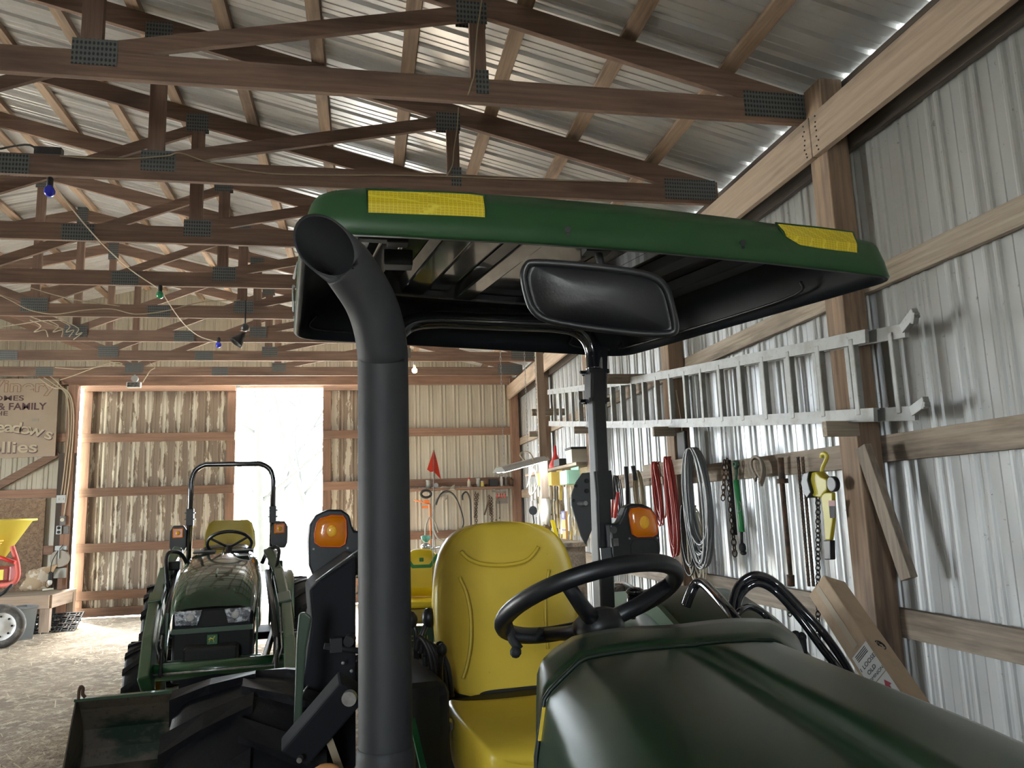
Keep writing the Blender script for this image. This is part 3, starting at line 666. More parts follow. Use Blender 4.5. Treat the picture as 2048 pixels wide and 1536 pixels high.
mb = MB(); mb.grid(inn[::-1][:14], closed=True); mb.add(inn[-14], [tuple(range(32))]); mb.build('shaded_bore', mat('boreshade', (.006, .006, .007), .9), ex)  # near-black bore colour puts in the shade inside the pipe mouth
mb = MB(); c = ex0; mb.lathe(c+V((0, 0, -.40)), (0, 0, 1), [(.0535, 0), (.0535, .385), (.051, .398), (.0495, .40)], 32); mb.lathe(c+V((0, 0, -.10)), (0, 0, 1), [(.0535, 0), (.056, .003), (.056, .03), (.0535, .033)], 32); mb.build('stack_collar', stack, ex)
# ---- seat
SO = tp(0, 0, 0)
Eb = (E2*.97+UZ*.12).normalized()
def seat_back(y, w, zoff=0): return
rows = []; prof = [(0, .155, 0.0), (.03, .195, .02), (.10, .215, .02), (.18, .226, .012), (.26, .229, .008), (.34, .222, .01), (.41, .205, .02), (.455, .175, .03), (.48, .135, .04), (.492, .09, .05)]
Z0 = at(1019, 1378, 2.32).z
n = 22
for side in (0,):
    for h, w, back in prof:
        r = []
        for k in range(n+1):
            t = -1+2*k/n; x = w*math.sin(t*PI/2)/1.0
            wing = -.055*abs(t)**3.0            # bolsters come forward
            cushion = -.012*math.cos(t*PI/2)
            edge = .045*max(0, abs(t)-.80)/.20
            vv = .10*h+back*.5+wing+cushion+edge*1.2
            r.append(tp(x, vv, Z0+h))
        for k in range(n, -1, -1):
            t = -1+2*k/n; x = w*math.sin(t*PI/2); r.append(tp(x, .10*h+back*.3+.075-.045*abs(t)**4, Z0+h))
        rows.append(r)
top = [sum(rows[-1], V())/len(rows[-1])+UZ*.006]*len(rows[-1])
bot = [sum(rows[0], V())/len(rows[0])]*len(rows[0])
mb = MB(); mb.grid([bot]+rows+[top], closed=True)
seat = thing('seat', TO, '', ''); del seat['label']; del seat['category']; seat.parent = TR_; seat.location = (0, 0, 0)
sb = mb.build('backrest', seaty, seat, sub=1)
def on_seat(x, y, off=.0):
    d = ray(x, y); P0 = tp(0, -.035, Z0+.25); nrm = V((E2.x*1, E2.y*1, -.10)).normalized()
    p = atP(x, y, P0, nrm); u = (p-TO).dot(E1); t = max(-1, min(1, math.asin(max(-1, min(1, u/.228)))/(PI/2)))
    return p+E2*(.02-.055*abs(t)**3-.012*math.cos(t*PI/2)-off+.012)
mb = MB()
mb.tube([on_seat(*p) for p in spline_px] if False else spline([on_seat(x, y) for x, y in ((924, 1103), (940, 1118), (965, 1128), (1000, 1131), (1035, 1128), (1062, 1118), (1081, 1094))], 5), .006, 8)
mb.tube(spline([on_seat(x, y) for x, y in ((921, 1155), (936, 1190), (944, 1235), (944, 1290), (936, 1335), (928, 1360))], 5), .005, 8)
mb.tube(spline([on_seat(x, y) for x, y in ((1102, 1140), (1096, 1180), (1095, 1240), (1100, 1300))], 5), .005, 8)
mb.build('piping', seaty, sb)
# cushion
rows = []; zc = at(1060, 1378, 2.12).z-.028
for v, zt, zb, w in ((-.50, -.065, -.100, .17), (-.515, -.045, -.115, .205), (-.49, -.018, -.130, .228), (-.40, -.004, -.135, .235), (-.25, -.012, -.15, .235), (-.12, .0, -.14, .23), (-.075, -.01, -.13, .21), (-.055, -.05, -.10, .19)):
    r = []
    for k in range(n+1):
        t = -1+2*k/n; r.append(tp(w*math.sin(t*PI/2), v, zc+zt+.022*abs(t)**2.5-.035*max(0, abs(t)-.85)/.15))
    for k in range(n, -1, -1):
        t = -1+2*k/n; r.append(tp(w*.96*math.sin(t*PI/2), v, zc+zb))
    rows.append(r)
mb = MB(); cb = [sum(rows[0], V())/len(rows[0])]*len(rows[0]); ce = [sum(rows[-1], V())/len(rows[0])]*len(rows[0]); mb.grid([cb]+rows+[ce], closed=True); mb.build('cushion', seaty, seat, sub=1)
mb = MB(); mb.box(tp(0, .05, zc-.015), (.40, .12, .04), (E1, E2, UZ)); mb.build('seat_gap_shade', dark, TR_, bev=.02)  # dark box stands in for the shaded gap between backrest and cushion
mb = MB(); mb.box(tp(0, -.2, zc-.22), (.34, .40, .13), (E1, E2, UZ)); mb.build('seat_base', dark, TR_, bev=.02)
# ---- steering wheel (tilted towards the seat)
wc = at(1180, 1203, 1.68)
tl_ = math.radians(27)
wn_ = (UZ*math.cos(tl_)+E2*math.sin(tl_)).normalized(); wx = V((math.cos(.24), math.sin(.24), .045)).normalized(); wn_ = (UZ*math.cos(tl_)+V((-math.sin(.24), math.cos(.24), 0))*math.sin(tl_)); wn_ = (wn_-wx*wn_.dot(wx)).normalized(); wy = wn_.cross(wx)
mb = MB(); pts = [wc+wx*(.197*math.cos(2*PI*k/48))+wy*(.197*math.sin(2*PI*k/48)) for k in range(48)]; mb.tube(pts, .0185, 12, closed=True); sw = mb.build('steering_wheel', black, TR_)
hub = wc-wn_*.055
for a in (229, 345, 100):
    mb = MB(); a = math.radians(a); e = wc+(wx*math.cos(a)+wy*math.sin(a))*.192; mb.tube([hub+(e-hub)*.05, hub.lerp(e, .5)-wn_*.006, e], [.020, .017, .014], 10); mb.build('spoke', black, sw)
mb = MB(); mb.lathe(hub-wn_*.012, wn_, [(.0001, .045), (.035, .042), (.052, .03), (.056, .0), (.05, -.015), (.03, -.03), (.0001, -.03)], 24); mb.build('hub', black, sw)
a = math.radians(150); e = wc+(wx*math.cos(a)+wy*math.sin(a))*.185
mb = MB(); mb.tube([e+wn_*.02, e-wn_*.03, e-wn_*.05+E1*.01], .010, 8); mb.tube([e-wn_*.02, e-wn_*.03+E1*.05, e-wn_*.012+E1*.07], .008, 8); mb.ball(e-wn_*.055, .013, 8); mb.build('spinner_bracket', dark, sw)
mb = MB(); mb.tube([hub-wn_*.02, hub-wn_*.25-E2*.02], .035, 12); mb.build('steering_column', dark, TR_)
# ---- hood : stations fitted to the seam and the skyline
A = at(1099, 1397, 1.27); n0 = E2
hp = lambda x, y: atP(x, y, A, n0)
prof0 = [hp(1074, 1536), hp(1088, 1430), hp(1092, 1402), hp(1098, 1390), hp(1130, 1357), hp(1162, 1326), hp(1178, 1318), hp(1225, 1309), hp(1286, 1301), hp(1345, 1296), hp(1405, 1292)]
cr = hp(1547, 1291)
half = (cr-A).dot(E1)
def sideprof(L):  # complete to the right by mirroring the left edge about the middle
    um = (prof0[5]-TO).dot(E1); return L
mid_u = ((prof0[6]-TO).dot(E1)+(cr-TO).dot(E1))/2
right = []
for p in prof0[::-1]:
    u = (p-TO).dot(E1)
    if u > mid_u-.005: continue
    right.append(p+E1*(2*(mid_u-u)))
dz_r = cr.z-(right[2].z if len(right) > 2 else cr.z)
P0 = prof0+[p for p in right]
low = P0[0]; P0 = [P0[0]-UZ*.25]+P0+[P0[-1]-UZ*.25]
print('hood z', [round(p.z, 3) for p in P0], 'u', [round((p-TO).dot(E1), 3) for p in P0])
dL = V((-.10, -.99, -.085)); dR = V((.13, -.99, -.085))
def station(s_, P=None, drop=0., shrink=0.):
    P = P or P0; uL = (P[2]-TO).dot(E1); uR = (P[-2]-TO).dot(E1); out = []
    for p in P:
        t = max(0, min(1, ((p-TO).dot(E1)-uL)/(uR-uL))); q = p+dL.lerp(dR, t)*s_
        q.z -= drop*(1) ; out.append(q)
    return out
rows = [station(.004), station(.02), station(.1), station(.25), station(.4), station(.55, drop=.005), station(.7, drop=.015), station(.82, drop=.04), station(.90, drop=.09), station(.93, drop=.18)]
mb = MB(); mb.grid(rows); hood = mb.build('hood', greenhood, TR_)
mb = MB(); fr = rows[-1]; mb.prism(fr, E2*.02); mb.build('grille', dark, TR_)
# cowl behind the seam (rising towards the dash)
def resample(P, n, w=2.2):
    """by arc length"""
    d = [0.]
    for a, b_ in zip(P[:-1], P[1:]): d.append(d[-1]+(b_-a).length)
    out = []; k = 0
    for i in range(n):
        t = d[-1]*i/(n-1)
        while k < len(P)-2 and d[k+1] < t: k += 1
        out.append(P[k].lerp(P[k+1], (t-d[k])/max(1e-6, d[k+1]-d[k])))
    return out
pc = vplane(A+E2*.13)
skyl = [(1078, 1536), (1078, 1400), (1080, 1330), (1088, 1315), (1112, 1293), (1144, 1273), (1165, 1267), (1227, 1256), (1280, 1252), (1331, 1250)]
Pb = [pc(x, y) for x, y in skyl]; umc = (Pb[-1]-TO).dot(E1)+.02
Pb = Pb+[p+E1*(2*(umc-(p-TO).dot(E1))) for p in Pb[::-1]]
# corners of both profiles are matched one to one: side, lower chamfer, upper chamfer, crown
def parts(P, cuts, ns):
    out = []
    for (a, b_), n_ in zip(zip(cuts[:-1], cuts[1:]), ns): out += resample(P[a:b_+1], n_)[:-1]
    return out+[P[cuts[-1]]]
nP = len(P0); Q0 = parts(P0, [0, 3, 7, nP-8, nP-4, nP-1], [5, 7, 14, 7, 5]); nB = len(Pb); QB = parts(Pb, [0, 2, 5, nB-6, nB-3, nB-1], [5, 7, 14, 7, 5])
ctr = TO+E1*mid_u+E2*((A-TO).dot(E2))+UZ*.95
q_in = [p-(p-ctr).normalized()*.010 for p in Q0]
mb = MB(); mb.tube([p+E2*.007+(p-ctr).normalized()*.0015 for p in Q0], .0042, 6, cap=False); mb.build('hood_seam', mat('seamgreen', (.004, .012, .006), .5), TR_)
r1 = [p+E2*.010 for p in Q0]
mb = MB(); mb.grid([[p-(p-ctr).normalized()*.008 for p in r1], r1, [a.lerp(b, .3)+UZ*.003 for a, b in zip(r1, QB)], [a.lerp(b, .7)+UZ*.004 for a, b in zip(r1, QB)], QB, [p+E2*.02-UZ*.02 for p in QB], [p+E2*.03-UZ*.16 for p in QB]]); cowl = mb.build('dash_cowl', greenhood, TR_)
# yellow stripe beside the hood seam
mb = MB(); mb.prism([sp_q(x, y) for x, y in ()] if False else [atP(x, y, A-E1*.012, E2) for x, y in ((1086, 1415), (1092, 1415), (1084, 1482), (1077, 1482))], E2*.004); mb.build('yellow_stripe', MATS['seatyellow'], cowl)
mb = MB(); c_ = A+E1*mid_u-E1*(A-TO).dot(E1); mb.box(tp(mid_u+.06, (A-TO).dot(E2)+.20, .74), (.30, .16, .66), (E1, E2, UZ)); mb.build('dash_support', dark, TR_, bev=.03)
# yellow decal down the hood side
sp0 = vplane(A, E1); 
mb = MB(); pA, pB, pC, pD = P0[2]-E1*.003, P0[1]-E1*.003, None, None
q0 = P0[3]-UZ*.03-E1*.0035; q1 = P0[1]+UZ*.22-E1*.0035
qa = [station(.03, [p]*1+[] or None) for p in ()]
# ---- platform, console, fenders, wheels, frame
mb = MB(); mb.box(tp(.06, -.55, .62), (.95, .75, .05), (E1, E2, UZ)); mb.build('platform', dark, TR_, bev=.01)
mb = MB(); mb.box(tp(.10, -.75, .72), (.40, .9, .42), (E1, E2, UZ)); mb.box(tp(.12, -1.5, .75), (.38, 1.3, .40), (E1, E2, UZ)); mb.box(tp(0, .15, .72), (.42, .7, .5), (E1, E2, UZ)); mb.build('chassis', dark, TR_, bev=.03)
def tyre(c, R, W, ax, rim, parent, lugs=18, up=UZ, name='wheel', lugm=rubber):
    ax = V(ax).normalized(); w = MB(); w.lathe(c, ax, [(R*.60, -W*.42), (R*.75, -W*.5), (R*.90, -W*.48), (R*.955, -W*.40), (R*.965, 0), (R*.955, W*.40), (R*.90, W*.48), (R*.75, W*.5), (R*.60, W*.42)], 48)
    u = up; v = ax.cross(u)
    for k in range(lugs*2):
        s_ = 1 if k % 2 else -1; a0 = 2*PI*k/(2*lugs); 
        def P_(a, h, r): return V(c)+ax*h+(u*math.cos(a)+v*math.sin(a))*r
        da = .05*24/lugs; sk = .22*18/lugs
        outer, inner = s_*W*.50, -s_*W*.04
        vs = []
        for (a_, hh, r0, r1) in ((a0, outer, R*.86, R*.985), (a0+sk*.45, s_*W*.26, R*.93, R), (a0+sk, inner, R*.94, R)):
            vs += [P_(a_-da, hh, r0), P_(a_-da*.8, hh, r1), P_(a_+da*.8, hh, r1), P_(a_+da, hh, r0)]
        fs = []
        for i in (0, 4): fs += [(i, i+1, i+5, i+4), (i+1, i+2, i+6, i+5), (i+2, i+3, i+7, i+6)]
        fs += [(0, 3, 2, 1), (8, 9, 10, 11)]
        w.add(vs, fs)
    o = w.build(name, lugm, parent)
    w = MB(); w.lathe(c, ax, [(R*.61, -W*.43), (R*.56, -W*.36), (R*.55, 0), (R*.56, W*.36), (R*.61, W*.43)], 36); w.disc(V(c)+ax*W*.10, ax, R*.56, .02, 36); w.disc(V(c)+ax*W*.10, ax, R*.22, .07, 20); w.build('rim', rim, o)
    return o
rimy = mat('rimyellow', (.62, .46, .03), .4)
for s_ in (-1, 1):
    tyre(tp(.06+(.80 if s_ < 0 else .62)*s_, .02 if s_ < 0 else .25, .54), .54, .37, E1*s_, rimy, TR_, 17, name='rear_wheel')
    tyre(tp(.14+s_*.62, -1.75, .37), .37, .26, E1*s_, rimy, TR_, 16, name='front_wheel')
# fenders : arched green shells over the rear wheels
for s_ in (1,):
    mb = MB(); rows = []
    cu_ = .06+s_*.74
    for k in range(15):
        a = math.radians(-68+k*9.5); R = .62
        v = .20+math.sin(a)*R; z = .545+math.cos(a)*R*1.0
        i0, i1 = .06+s_*.42, .06+s_*.84
        rows.append([tp(i0, v, z-.12), tp(i0+s_*.015, v, z+.0), tp(i0+s_*.06, v, z+.03), tp((i0+i1)/2, v, z+.045), tp(i1-s_*.05, v, z+.025), tp(i1, v, z-.01), tp(i1, v, z-.05)])
    mb.grid(rows); fe = mb.build('fender', greenhood, TR_, solid=.008)
    mb = MB(); pl = [tp(.06+s_*.43, .20+math.sin(math.radians(a))*.66, .545+math.cos(math.radians(a))*.66) for a in range(-68, 72, 10)]
    mb.prism(pl+[tp(.06+s_*.43, .62, .62), tp(.06+s_*.43, -.30, .62)], E1*s_*.02); mb.build('fender_side', dark if s_ < 0 else green, fe)
# grab handle on the picture-right fender
hd = lambda x, y, D: at(x, y, D)
mb = MB(); mb.tube(spline([hd(1372, 1212, 2.42), hd(1380, 1190, 2.42), hd(1392, 1168, 2.42), hd(1408, 1168, 2.38), hd(1440, 1200, 2.22), hd(1466, 1232, 2.12), hd(1474, 1250, 2.10), hd(1468, 1275, 2.12)], 6), .0155, 12); mb.build('grab_handle', blackg, TR_)
mb = MB(); mb.tube([hd(1262, 1236, 2.3), hd(1268, 1190, 2.3)], [.014, .020], 10); mb.ball(hd(1270, 1183, 2.3), .026, 10, (1.1, 1, .5)); mb.build('lever', blackg, TR_)
# operator console and levers on the picture-left side of the seat
cs = MB(); cs.box(tp(-.32, -.05, .93), (.13, .55, .30), (E1, E2, UZ)); cs.build('side_console', dark, TR_, bev=.03)
for (x0, y0), (x1, y1), D, r in (((838, 1285), (858, 1235), 2.30, .016), ((850, 1300), (880, 1298), 2.15, .012), ((832, 1262), (822, 1240), 2.25, .014), ((880, 1330), (884, 1300), 2.05, .010)):
    a_, b_ = at(x0, y0, D), at(x1, y1, D)
    mb = MB(); mb.tube([a_-UZ*.1, a_, b_], .008, 8); mb.ball(b_, r*1.4, 10, (1, 1, 1.3)); mb.build('control_lever', black, TR_)
for k in range(5):
    mb = MB(); a_ = at(832+k*9, 1300+k*6, 2.12); mb.tube(spline([a_, a_+V((.01, -.01, .035)), a_+V((.035, -.02, -.01)), a_+V((.045, -.02, -.09))], 5), .008, 8); mb.build('hydraulic_hose', cordk, TR_)
mb = MB(); mb.box(at(876, 1390, 1.98), (.016, .01, .035)); o = mb.build('belt_buckle', red, TR_); o['label'] = 'small red seat belt buckle'
mb = MB(); mb.box(at(841, 1432, 1.9), (.045, .006, .04)); mb.build('warning_plate', alum, TR_)
mb = MB(); mb.disc(at(896, 1450, 1.95), CF, .014, .02, 12); mb.disc(at(884, 1452, 1.94), CF, .008, .03, 10); mb.build('seat_bolt', steel, TR_)
mb = MB(); mb.bar(at(824, 1440, 1.62), at(852, 1560, 1.50), .012, .012, E2); mb.build('brace_rod', mat('greenrod', (.02, .16, .06), .4), TR_)
# black loader mast, plates and knobs left of the stack
mb = MB(); mb.prism([at(x, y, 2.05) for x, y in ((617, 1180), (640, 1158), (712, 1108), (712, 1540), (590, 1540), (600, 1400), (622, 1240))], E2*.30); mb.build('side_shield', MATS['dullblack'], TR_, bev=.01)
mb = MB(); mb.bar(at(588, 1505, 1.72), at(706, 1368, 1.72), .05, .075, E1); arm = mb.build('mast_arm', MATS['dullblack'], TR_, bev=.006)
mb = MB(); mb.disc(at(699, 1396, 1.67), CF, .016, .014, 20); mb.build('mast_bolt', steel, arm); mb = MB(); mb.disc(at(600, 1518, 1.67), CF, .006, .014, 12); mb.build('mast_bolt', steel, arm)
mb = MB(); mb.tube([at(616, 1140, 2.0) if False else at(632, 1162, 2.02), at(716, 1100, 1.98)], .0022, 6); mb.build('gas_strut', steel, TR_)
for x, y in ((686, 1326), (703, 1342)):
    mb = MB(); mb.ball(at(x, y, 2.0), .0045, 8); mb.build('shield_screw', alum, TR_)
mb = MB(); p = at(672, 1290, 2.0); mb.box(p, (.03, .02, .035), (E1, E2, UZ)); mb.disc(p+E1*.035+UZ*.01, CF, .014, .03, 12); mb.tube([p-E1*.03, p+E1*.06-UZ*.02], .008, 8); mb.build('hydraulic_coupler', dark, TR_)
fe2 = MB(); fe2.prism([at(x, y, 1.80) for x, y in ((598, 1228), (610, 1224), (624, 1236), (612, 1300), (606, 1400), (600, 1540), (584, 1540), (590, 1380), (593, 1280))], E2*.02); fe2.build('front_fender', mat('fendergrey', (.035, .06, .04), .45), TR_, bev=.005)
mb = MB(); mb.tube(spline([at(616, 1372, 1.90), at(607, 1385, 1.90), at(602, 1405, 1.90), at(604, 1428, 1.90), at(618, 1432, 1.90)], 5), .0025, 6); mb.build('fender_loop', steel, TR_)
mb = MB(); mb.ball(at(652, 1555, 1.60), .028, 14, (1.25, .7, 1)); mb.build('oil_filter', mat('tanorange', (.55, .26, .10), .6), TR_)
mb = MB(); mb.bar(at(655, 1470, 1.75), at(682, 1545, 1.65), .016, .004, E2); mb.build('tan_strap', cordt, TR_)
# floppy hydraulic hoses in front of the right wall
for pts, r in ((((1466, 1262, 2.3), (1464, 1210, 2.35), (1478, 1170, 2.4), (1510, 1150, 2.4), (1550, 1165, 2.4), (1600, 1215, 2.35), (1650, 1270, 2.3), (1700, 1345, 2.2), (1730, 1420, 2.1)), .0125),
               (((1476, 1268, 2.3), (1474, 1215, 2.35), (1488, 1182, 2.4), (1515, 1166, 2.4), (1550, 1182, 2.4), (1595, 1230, 2.35), (1640, 1290, 2.3), (1680, 1345, 2.2), (1710, 1420, 2.1)), .0125),
               (((1472, 1240, 2.25), (1480, 1222, 2.25), (1502, 1214, 2.3), (1530, 1230, 2.3), (1556, 1265, 2.25), (1576, 1300, 2.2), (1590, 1370, 2.15)), .010),
               (((1530, 1285, 2.1), (1545, 1274, 2.12), (1562, 1276, 2.12), (1582, 1292, 2.1), (1595, 1340, 2.1)), .009)):
    mb = MB(); mb.tube(spline([at(*p) for p in pts], 7), r, 10); mb.build('hydraulic_hose', blackg, TR_)
mb = MB()
for x, y, D in ((1592, 1275, 2.2), (1604, 1278, 2.2)):
    a_ = at(x, y, D); mb.tube([a_, a_-UZ*.05], .012, 8); mb.ball(a_+UZ*.006, .014, 8)
mb.build('hose_coupling', dark, TR_)
# ================================================================= LOADER TRACTOR (farther, left)
A0 = at(461, 1150, 7.35); B0 = at(430, 1150, 5.6)
f2 = V((A0.x-B0.x, A0.y-B0.y, 0)).normalized()             # backwards
e2_ = V((f2.y, -f2.x, 0)); O2 = V((A0.x, A0.y, 0))
def q2(u, v, z): return O2+e2_*u+f2*v+UZ*z
T2 = thing('loader_tractor', O2, 'compact green tractor with a front loader standing in the big doorway', 'tractor')
AX2 = (e2_, f2, UZ)
# roll bar
mb = MB(); W2 = .375
zt = at(461, 926, 7.35).z
pts = [q2(-W2, 0, .7), q2(-W2, 0, zt-.16), q2(-W2+.03, 0, zt-.06), q2(-W2+.11, 0, zt-.005), q2(-W2+.2, 0, zt), q2(W2-.2, 0, zt), q2(W2-.11, 0, zt-.005), q2(W2-.03, 0, zt-.06), q2(W2, 0, zt-.16), q2(W2, 0, .7)]
mb.tube(pts[:1]+spline(pts[1:-1], 4)+pts[-1:], .026, 12); rb = mb.build('roll_bar', blackg, T2)
for s_ in (-1, 1):
    for z in (1.50, 1.56):
        m_ = MB(); m_.bar(q2(s_*W2-.045, 0, z), q2(s_*W2+.045, 0, z), .07, .012); m_.build('roll_bar_hinge', black, rb)
    m_ = MB(); m_.box(q2(s_*W2, 0, 1.52), (.065, .075, .16), AX2); m_.build('roll_bar_bracket', black, rb, bev=.004)
# warning lights
for s_, cx_, cy_ in ((-1, 356, 1078), (1, 559, 1069)):
    c = at(cx_, cy_, 7.25); m_ = MB()
    w_, h_ = .075, .125
    P = [c+e2_*(w_*a)+UZ*(h_*b) for a, b in ((-1, -.6), (-.7, -1), (.7, -1), (1, -.6), (1, .6), (.6, 1), (-.6, 1), (-1, .6))]
    m_.prism(P, f2*.04); o = m_.build('light_housing', black, T2, bev=.008)
    m_ = MB(); m_.box(c+UZ*.055-f2*.008, (.095, .02, .095), AX2); l_ = m_.build('amber_lens', orange, o, bev=.015)
    m_ = MB(); m_.ball(c+UZ*.055-f2*.02, .022, 10); m_.build('bulb_glow', orangec, l_)
    m_ = MB(); m_.bar(c-UZ*.03+f2*.02, q2(s_*W2, .02, c.z-.03), .02, .03); m_.build('light_arm', black, o)
# seat, steering wheel
m_ = MB(); rows = []
for h, w in ((0, .16), (.03, .20), (.12, .225), (.25, .215), (.33, .19), (.36, .15)):
    r = [q2(w*math.sin(t*PI/2), -.22+.05*abs(t)**2*-1+.12*h, 1.12+h) for t in [(-1+2*k/12) for k in range(13)]]+[q2(w*math.sin(t*PI/2), -.14+.12*h, 1.12+h) for t in [(1-2*k/12) for k in range(13)]]
    rows.append(r)
m_.grid(rows, closed=True); m_.add(rows[-1], [tuple(range(26))]); m_.build('backrest', mat('seatpale', (.62, .50, .10), .45), T2)
m_ = MB(); m_.box(q2(0, -.42, 1.06), (.44, .42, .11), AX2); m_.build('seat_cushion', MATS['seatpale'], T2, bev=.03)
wc2 = at(459, 1087, 6.55); nn2 = (UZ*math.cos(.62)+f2*math.sin(.62)).normalized(); wy2 = nn2.cross(e2_)
m_ = MB(); m_.tube([wc2+e2_*(.178*math.cos(2*PI*k/32))+wy2*(.178*math.sin(2*PI*k/32)) for k in range(32)], .014, 8, closed=True); sw2 = m_.build('steering_wheel', black, T2)
for a in (90, 210, 330):
    m_ = MB(); a = math.radians(a); m_.tube([wc2-nn2*.04, wc2+(e2_*math.cos(a)+wy2*math.sin(a))*.175], .011, 6); m_.build('spoke', black, sw2)
m_ = MB(); m_.tube([wc2-nn2*.04, wc2-nn2*.25], .03, 8); m_.build('steering_column', dark, T2)
# hood
def hs(v, w, zt_, zb, crown=.05):
    r = []
    for a, b in ((-1, 0), (-1.0, .45), (-.97, .72), (-.86, .90), (-.62, .98), (-.3, 1.0), (0, 1.01), (.3, 1.0), (.62, .98), (.86, .90), (.97, .72), (1.0, .45), (1, 0)):
        r.append(q2(a*w, v, zb+(zt_-zb)*b))
    return r
rows = [hs(-.80, .26, 1.24, .75), hs(-.95, .30, 1.235, .72), hs(-1.2, .315, 1.20, .70), hs(-1.5, .315, 1.15, .68), hs(-1.72, .305, 1.09, .68), hs(-1.86, .295, 1.02, .68), hs(-1.93, .285, .93, .68), hs(-1.95, .28, .88, .70)]
m_ = MB(); m_.grid(rows); m_.add(rows[0], [tuple(range(13))]); hd2 = m_.build('hood', greengloss, T2)
m_ = MB(); m_.bar(q2(0, -1.0, 1.243), q2(0, -1.75, 1.09), .012, .012); m_.build('hood_crease', green, hd2)
for s_ in (-1, 1):
    m_ = MB(); m_.bar(q2(s_*.15, -.96, 1.234), q2(s_*.15, -1.06, 1.224), .17, .012); m_.build('hood_vent', dark, hd2)
m_ = MB(); m_.disc(q2(.17, -1.22, 1.20), (0, 0, 1), .062, .012, 18); m_.build('vent_ring', white, hd2); m_ = MB(); m_.disc(q2(.17, -1.22, 1.206), (0, 0, 1), .042, .012, 18); m_.build('vent_screen', dark, hd2)
rows = [hs(-.62, .22, 1.24, .9), hs(-.72, .26, 1.275, .8), hs(-.80, .265, 1.25, .76)]
m_ = MB(); m_.grid(rows); m_.build('dash', black, T2)
# nose
m_ = MB(); m_.box(q2(0, -1.70, .62), (.54, .46, .50), AX2); nose = m_.build('nose', dark, T2, bev=.02)
for s_ in (-1, 1):
    m_ = MB(); P = [q2(s_*a, -1.955, b) for a, b in ((.07, .865), (.26, .865), (.25, .76), (.10, .755))]; m_.prism(P, f2*.05); h_ = m_.build('headlamp', glassm, nose, bev=.006)
    m_ = MB(); m_.ball(q2(s_*.15, -1.96, .815), .028, 12, (1, .5, 1)); m_.build('lamp_bulb', white, h_)
m_ = MB(); m_.bar(q2(-.27, -1.95, .725), q2(.27, -1.95, .725), .03, .035); m_.build('bumper_bar', green, nose)
m_ = MB(); m_.box(q2(0, -1.96, .655), (.075, .012, .075), AX2); eb = m_.build('maker_badge', mat('badgegreen', (.02, .13, .035), .35), nose, bev=.012)
m_ = MB(); c = q2(0, -1.968, .655); m_.tube(spline([c+e2_*a+UZ*b for a, b in ((-.024, .002), (-.01, .012), (.004, .006), (.014, .020), (.018, .026))], 3), .003, 5); m_.tube([c+e2_*-.022+UZ*-.016, c+e2_*-.012+UZ*.008], .0025, 5); m_.tube([c+e2_*.012+UZ*-.018, c+e2_*.006+UZ*.006], .0025, 5); m_.tube([c+e2_*-.018+UZ*.016, c+e2_*-.004+UZ*.012], .002, 5); m_.build('leaping_deer_mark', hopy, eb)
m_ = MB(); m_.bar(q2(-.33, -1.97, .47), q2(.33, -1.97, .47), .03, .13); m_.build('guard_plate', green, T2)
for s_ in (-1, 1):
    m_ = MB(); m_.bar(q2(s_*.30, -1.97, .20), q2(s_*.30, -1.97, .86), .018, .014, e2_); m_.build('guard_upright', green, T2)
m_ = MB(); m_.box(q2(0, -1.2, .45), (.36, 1.8, .35), AX2); m_.box(q2(0, -.1, .62), (.5, .8, .5), AX2); m_.box(q2(0, -.75, .52), (.95, .5, .06), AX2); m_.build('chassis', dark, T2, bev=.02)
for s_ in (-1, 1):
    tyre(q2(s_*.52, -1.35, .30), .30, .22, e2_*s_, rimy, T2, 14, name='front_wheel')
    tyre(q2(s_*.56, .0, .46), .46, .30, e2_*s_, rimy, T2, 15, name='rear_wheel')
    m_ = MB(); rows = []
    for k in range(11):
        a = math.radians(-75+k*14); v = math.sin(a)*.54; z = .48+math.cos(a)*.52
        rows.append([q2(s_*.36, v, z-.10), q2(s_*.38, v, z-.03), q2(s_*.48, v, z), q2(s_*.56, v, z-.02), q2(s_*.58, v, z-.06)])
    m_.grid(rows); m_.build('fender', green, T2, solid=.008)
